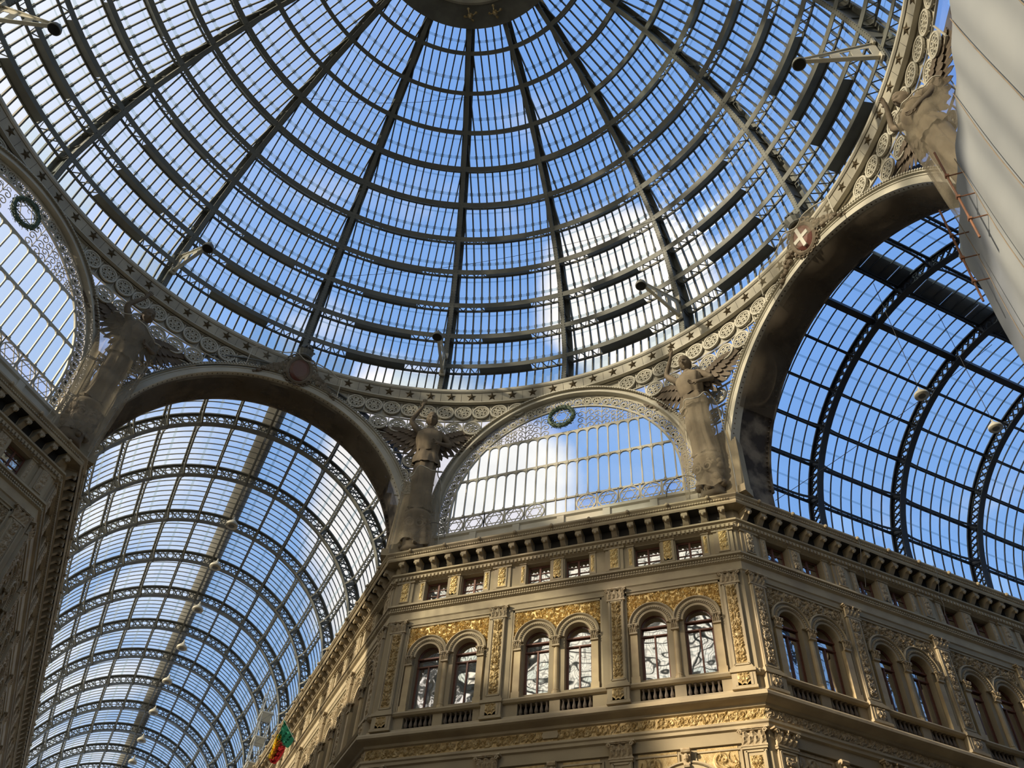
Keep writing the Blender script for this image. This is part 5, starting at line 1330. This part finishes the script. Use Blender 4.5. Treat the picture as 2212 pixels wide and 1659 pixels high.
# ================================================================== bracket lamps on the dome ribs
def bracket_lamp(az, lab, r_tip=14.4, z_tip=-1.55):
    a = rad(az); o = tag(empty('bracket_lamp', (0, 0, 0), -a), lab, 'lamp', 'bracket lamps round the foot of the dome')
    y0, y1 = 17.86, r_tip; g = MB()
    top = lambda t: np.array((0, y0+(y1-y0)*t, Z(.55)*(1-t)+Z(z_tip)*t)); bot = lambda t: np.array((0, y0+(y1-y0)*t, Z(-.80)*(1-t)+Z(z_tip-.10)*t-.0))
    cuts = [0, .10, .22, .34, .48, .60, .74, .84, 1]
    for i, (c, d) in enumerate(zip(cuts[:-1], cuts[1:])):
        if i % 2 == 0: g.slab([top(c), top(d), bot(d), bot(c)], (1, 0, 0), .03)
        else:
            for q0, q1 in ((0, .24), (.76, 1)):
                g.slab([top(c)*(1-q0)+bot(c)*q0, top(d)*(1-q0)+bot(d)*q0, top(d)*(1-q1)+bot(d)*q1, top(c)*(1-q1)+bot(c)*q1], (1, 0, 0), .03)
    g.bar(top(0), top(1), .16, .04); g.bar(bot(0), bot(1), .16, .04); g.build('arm', M['cream'], o)
    
    for zc_ in (-.8, .58): g = MB(); g.box(-.16, .16, 17.74, 17.84, Z(zc_-.2), Z(zc_+.2)); g.build('clamp', M['cream'], o)
    g = MB(); g.lathe([(.26, -.36), (.27, -.28), (.22, -.12), (.10, .0), (.06, .12), (.02, .20)], 20, (0, y1+.02, Z(z_tip))); g.build('lamp_shade', M['vault_iron'], o)
    g = MB(); g.lathe([(.05, -.05), (.22, -.02), (.22, 0), (.05, .01)], 20, (0, y1+.02, Z(z_tip-.35))); g.build('lens', M['dark'], o)
    return o
bracket_lamp(-AZ, 'bracket lamp on the dome rib above the left winged statue')
bracket_lamp(AZ, 'bracket lamp on the dome rib above the statue right of the lunette')
bracket_lamp(90-AZ, 'bracket lamp near the right edge, its round face towards us')
bracket_lamp(-(90-AZ), 'bracket lamp on the rib above the dark statue, pale perforated arm', 13.9, -2.2)
bracket_lamp(-(90+AZ), 'bracket lamp in the top left corner of the dome', 14.6, -1.3)

# ================================================================== pendant lamps along the vaults
g = MB(); g.lathe([(.44, -.26), (.46, -.20), (.44, -.06), (.30, .10), (.17, .16), (.13, .32), (.06, .36), (.05, .55), (.015, .60)], 22); pend_shade = g.mesh('lamp_shade', M['cream'], True)
g = MB(); g.lathe([(.05, -.02), (.41, 0), (.41, .02), (.05, .03)], 22); pend_lens = g.mesh('lens', M['vault_iron'])
def pendant(x, y, z, lab, ztop, group, sc=1.0):
    o = tag(empty('pendant_lamp', (x, y, z)), lab, 'lamp', group); put('lamp_shade', pend_shade, o, (0, 0, 0), (0, 0, 0), (sc, sc, sc)); put('lens', pend_lens, o, (0, 0, -.25*sc), (0, 0, 0), (sc, sc, sc))
    g = MB(); g.tube([(0, 0, .5), (0, 0, ztop-z)], .012, 4); g.build('suspension_cable', M['rope'], o)
for i, (t, s, zz) in enumerate(((5.05, -.2, -9.5), (8.95, -.2, -9.5), (13.5, -.24, -9.5), (18.1, -.28, -9.5), (22.7, -.36, -9.5), (27.4, -.45, -9.5), (32.1, -.52, -9.5), (36.1, -.56, -9.5))):
    x, y = s*S2-(17.5+t)*S2, s*S2+(17.5+t)*S2
    pendant(x, y, Z(zz), '%s pendant lamp under the left vault crown, counted from the arch' % ORD[i], Z(-3.75), 'pendant lamps down the left vault', .66)
for i, (t, lab) in enumerate(((3.64, 'cream pendant lamp nearer the big arch under the right vault'), (7.22, 'cream pendant lamp farther right under the right vault'))):
    x, y = (17.5+t)*S2, (17.5+t)*S2; pendant(x, y, Z(-10.75), lab, Z(-3.8), 'pendant lamps down the right vault', .58)

# ================================================================== scaffold sheet at the right
xs_, ys_, zs_ = 15.5, 7.1, Z(-13.25)
def sheet_pt(u, v):
    """u runs along the top edge away from the corner, v down from the top edge"""
    y = ys_-u*15.0-.0; z = zs_-v*22.0
    fold = .028*math.sin(u*70)+.03*math.sin(u*23+v*2)+.03*math.sin(u*9+v*4)
    x = xs_+.10+fold+.30*v*(1-v)
    y -= .28*math.exp(-((v*22-1.6)/1.3)**2)*(1-u)**30
    return (x-(.25*(1-u)**40)*0, y, z)
g = MB(); nu, nv = 150, 60
vs = [sheet_pt((i/nu)**1.35, (j/nv)**1.2) for j in range(nv+1) for i in range(nu+1)]
ret = [(xs_+.2+.9*k/6+.05*math.sin(k*2), ys_+.25*math.sin(k*1.2)-.05, 0) for k in range(1, 7)]
g.add(vs, [(j*(nu+1)+i, (j+1)*(nu+1)+i, (j+1)*(nu+1)+i+1, j*(nu+1)+i+1) for j in range(nv) for i in range(nu)])
base = len(g.v)
for j in range(nv+1):
    z = zs_-(j/nv)**1.2*22; 
    for k, (x, y, _) in enumerate(ret): g.v.append((x, y-.28*math.exp(-(((j/nv)**1.2*22-1.6)/1.3)**2), z))
for j in range(nv):
    prev0, prev1 = j*(nu+1), (j+1)*(nu+1)
    for k in range(6):
        c0, c1 = base+j*6+k, base+(j+1)*6+k; g.f.append((prev0, c0, c1, prev1)); prev0, prev1 = c0, c1
sh = tag(g.build('scaffold_sheet', M['sheet'], None, True), 'tall pale grey scaffold sheeting hanging at the right edge', 'sheeting')
g = MB()
for q in range(7):                                   # seams and rope where widths of sheeting meet
    yy = 5.6-q*1.9; g.tube([(xs_+.02-.35*(1-abs(v*2-1))*.3+.03*math.sin(v*20+q), yy+.06*math.sin(v*9+q), zs_-.02-v*21) for v in np.linspace(0, 1, 26)], .012, 5)
tag(g.build('seam_cord', M['statue'], sh), kind='stuff')
def pole(p, q, r, lab, mat='rust'):
    g = MB(); p = np.array(p, float); q = np.array(q, float); g.tube([p, q], r, 8); o = tag(g.build('scaffold_pole', M[mat]), lab, 'pole')
    g = MB()
    for t in (.3, .55, .8): c = p*(1-t)+q*t; g.box(c[0]-r*1.6, c[0]+r*1.6, c[1]-r*1.6, c[1]+r*1.6, c[2]-.04, c[2]+.04); g.tube([c, (15.72, c[1], c[2])], .02, 5)
    tag(g.build('coupler', M['rust'], o), kind='stuff')
pole((15.20, 3.74, Z(-12.75)), (15.24, 4.25, Z(-16.2)), .03, 'rusty scaffold pole standing proud of the sheet, upper of two')
pole((15.22, 5.50, Z(-12.95)), (15.26, 6.15, Z(-16.4)), .03, 'rusty scaffold pole at the corner of the sheet, lower of two')

# ================================================================== flag and inspection tower in the left arm
def larm(t, s, z): return (s*S2-(17.5+t)*S2, s*S2+(17.5+t)*S2, Z(z))
fo = tag(empty('hanging_flag'), 'green, yellow and red flag hanging in the left arm', 'flag')
def quad_cloth(nm, P4, mat):
    P00, P10, P11, P01 = P4; g = MB(); n = 14; sd = np.array((S2, S2, 0))
    vs = []
    for j in range(n+1):
        for i in range(n+1):
            u, v = i/n, j/n; p = P00*(1-u)*(1-v)+P10*u*(1-v)+P11*u*v+P01*(1-u)*v; vs.append(p+sd*.14*math.sin(u*19+v*2))
    g.add(vs, [(j*(n+1)+i, j*(n+1)+i+1, (j+1)*(n+1)+i+1, (j+1)*(n+1)+i) for j in range(n) for i in range(n)]); g.build(nm, M[mat], fo, True)

def lp(s, z, t=15.0): return np.array(larm(t, s, z))
gT, gR, gB, gL = lp(6.05, -13.6), lp(6.84, -14.42), lp(6.52, -15.02), lp(6.02, -14.62); rB, yB, mT = lp(6.10, -15.98), lp(5.90, -15.72), lp(6.08, -14.66)
quad_cloth('green_band', (gT, gR, gB, gL), 'flag_green')
quad_cloth('red_band', (mT, gB, rB, yB+(rB-yB)*.35), 'flag_red')
quad_cloth('yellow_band', (gT*.25+gL*.75, mT, yB+(rB-yB)*.35, yB), 'flag_yellow')
g = MB(); g.tube([lp(6.0, -13.5), lp(7.35, -15.0)], .022, 6); g.lathe([(.01, -.05), (.04, 0), (.01, .05)], 6, tuple(lp(6.0, -13.48))); g.build('flag_pole', M['steel'], fo)
tw = tag(empty('inspection_tower', (0, 0, 0)), 'slim aluminium scaffold tower standing on the left arm cornice', 'scaffold')
cs = [(6.1, 25.6), (6.75, 25.6), (6.75, 26.9), (6.1, 26.9)]
for s_, t_ in cs:
    g = MB(); g.tube([larm(t_, s_, -12.25), larm(t_, s_, -6.7)], .035, 6); g.build('post', M['steel'], tw)
g = MB()
for k in range(8):
    z0 = -12.1+.72*k
    for (a, b) in ((0, 1), (1, 2), (2, 3), (3, 0)):
        g.tube([larm(cs[a][1], cs[a][0], z0), larm(cs[b][1], cs[b][0], z0)], .02, 4)
        if k < 7 and k % 2 == a % 2: g.tube([larm(cs[a][1], cs[a][0], z0), larm(cs[b][1], cs[b][0], z0+.72)], .018, 4)
tag(g.build('brace', M['steel'], tw), kind='stuff')
for z in (-8.62, -10.28, -11.95):
    g = MB(); c = [larm(t_+(.1 if t_ > 26 else -.1), s_+(.08 if s_ > 6.5 else -.08), z) for s_, t_ in cs]; g.slab(c, (0, 0, 1), .07); g.build('platform', M['white'], tw)
# a few loose cables strung across the roofs
def cable(P, r, lab): g = MB(); g.tube(P, r, 4); tag(g.build('cable', M['rope']), lab, 'cable')
def sag(p, q, d, n=14): p = np.array(p, float); q = np.array(q, float); return [tuple(p+(q-p)*i/n-np.array((0, 0, d*4*(i/n)*(1-i/n)))) for i in range(n+1)]
cable(sag(cyl(rad(-45), 16.9, Z(4.2)), cyl(rad(22), 16.4, Z(6.2)), 1.2), .014, 'thin black cable sagging across the lower dome')
cable(sag(cyl(rad(-69), 12.2, Z(11.2)), cyl(rad(-21), 9.0, Z(14.0)), .8), .014, 'thin black cable across the upper left of the dome')
cable(sag((9.0, 18.2, Z(-11.9)), (19.5, 19.5, Z(-4.3)), .2), .014, 'thin cable rising from the cornice into the right vault')
for (t, lab) in ((5.6, 'loose thin wire dangling from the right arm cornice, nearer the corner'), (9.6, 'loose thin wire dangling from the right arm cornice, farther along')):
    x, y = 7.3+t*S2, 17.45+t*S2; n = np.array((S2, -S2)); P_ = [(x+n[0]*w, y+n[1]*w, Z(z)) for w, z in ((.78, -12.3), (.84, -12.7), (.72, -13.2), (.55, -13.7), (.62, -14.1), (.50, -14.6))]
    cable(P_, .012, lab)
for az, lab in ((-18.6, 'thin bent wire hoop on the cornice at the left foot of the middle lunette'), (18.6, 'thin bent wire hoop on the cornice at the right foot of the middle lunette')):
    c = cyl(rad(az), 17.7, Z(-12.0)); cable([(c[0]+.75*math.cos(t), c[1]-.1, c[2]+.95*math.sin(t)) for t in np.linspace(0, PI, 16)], .018, lab)
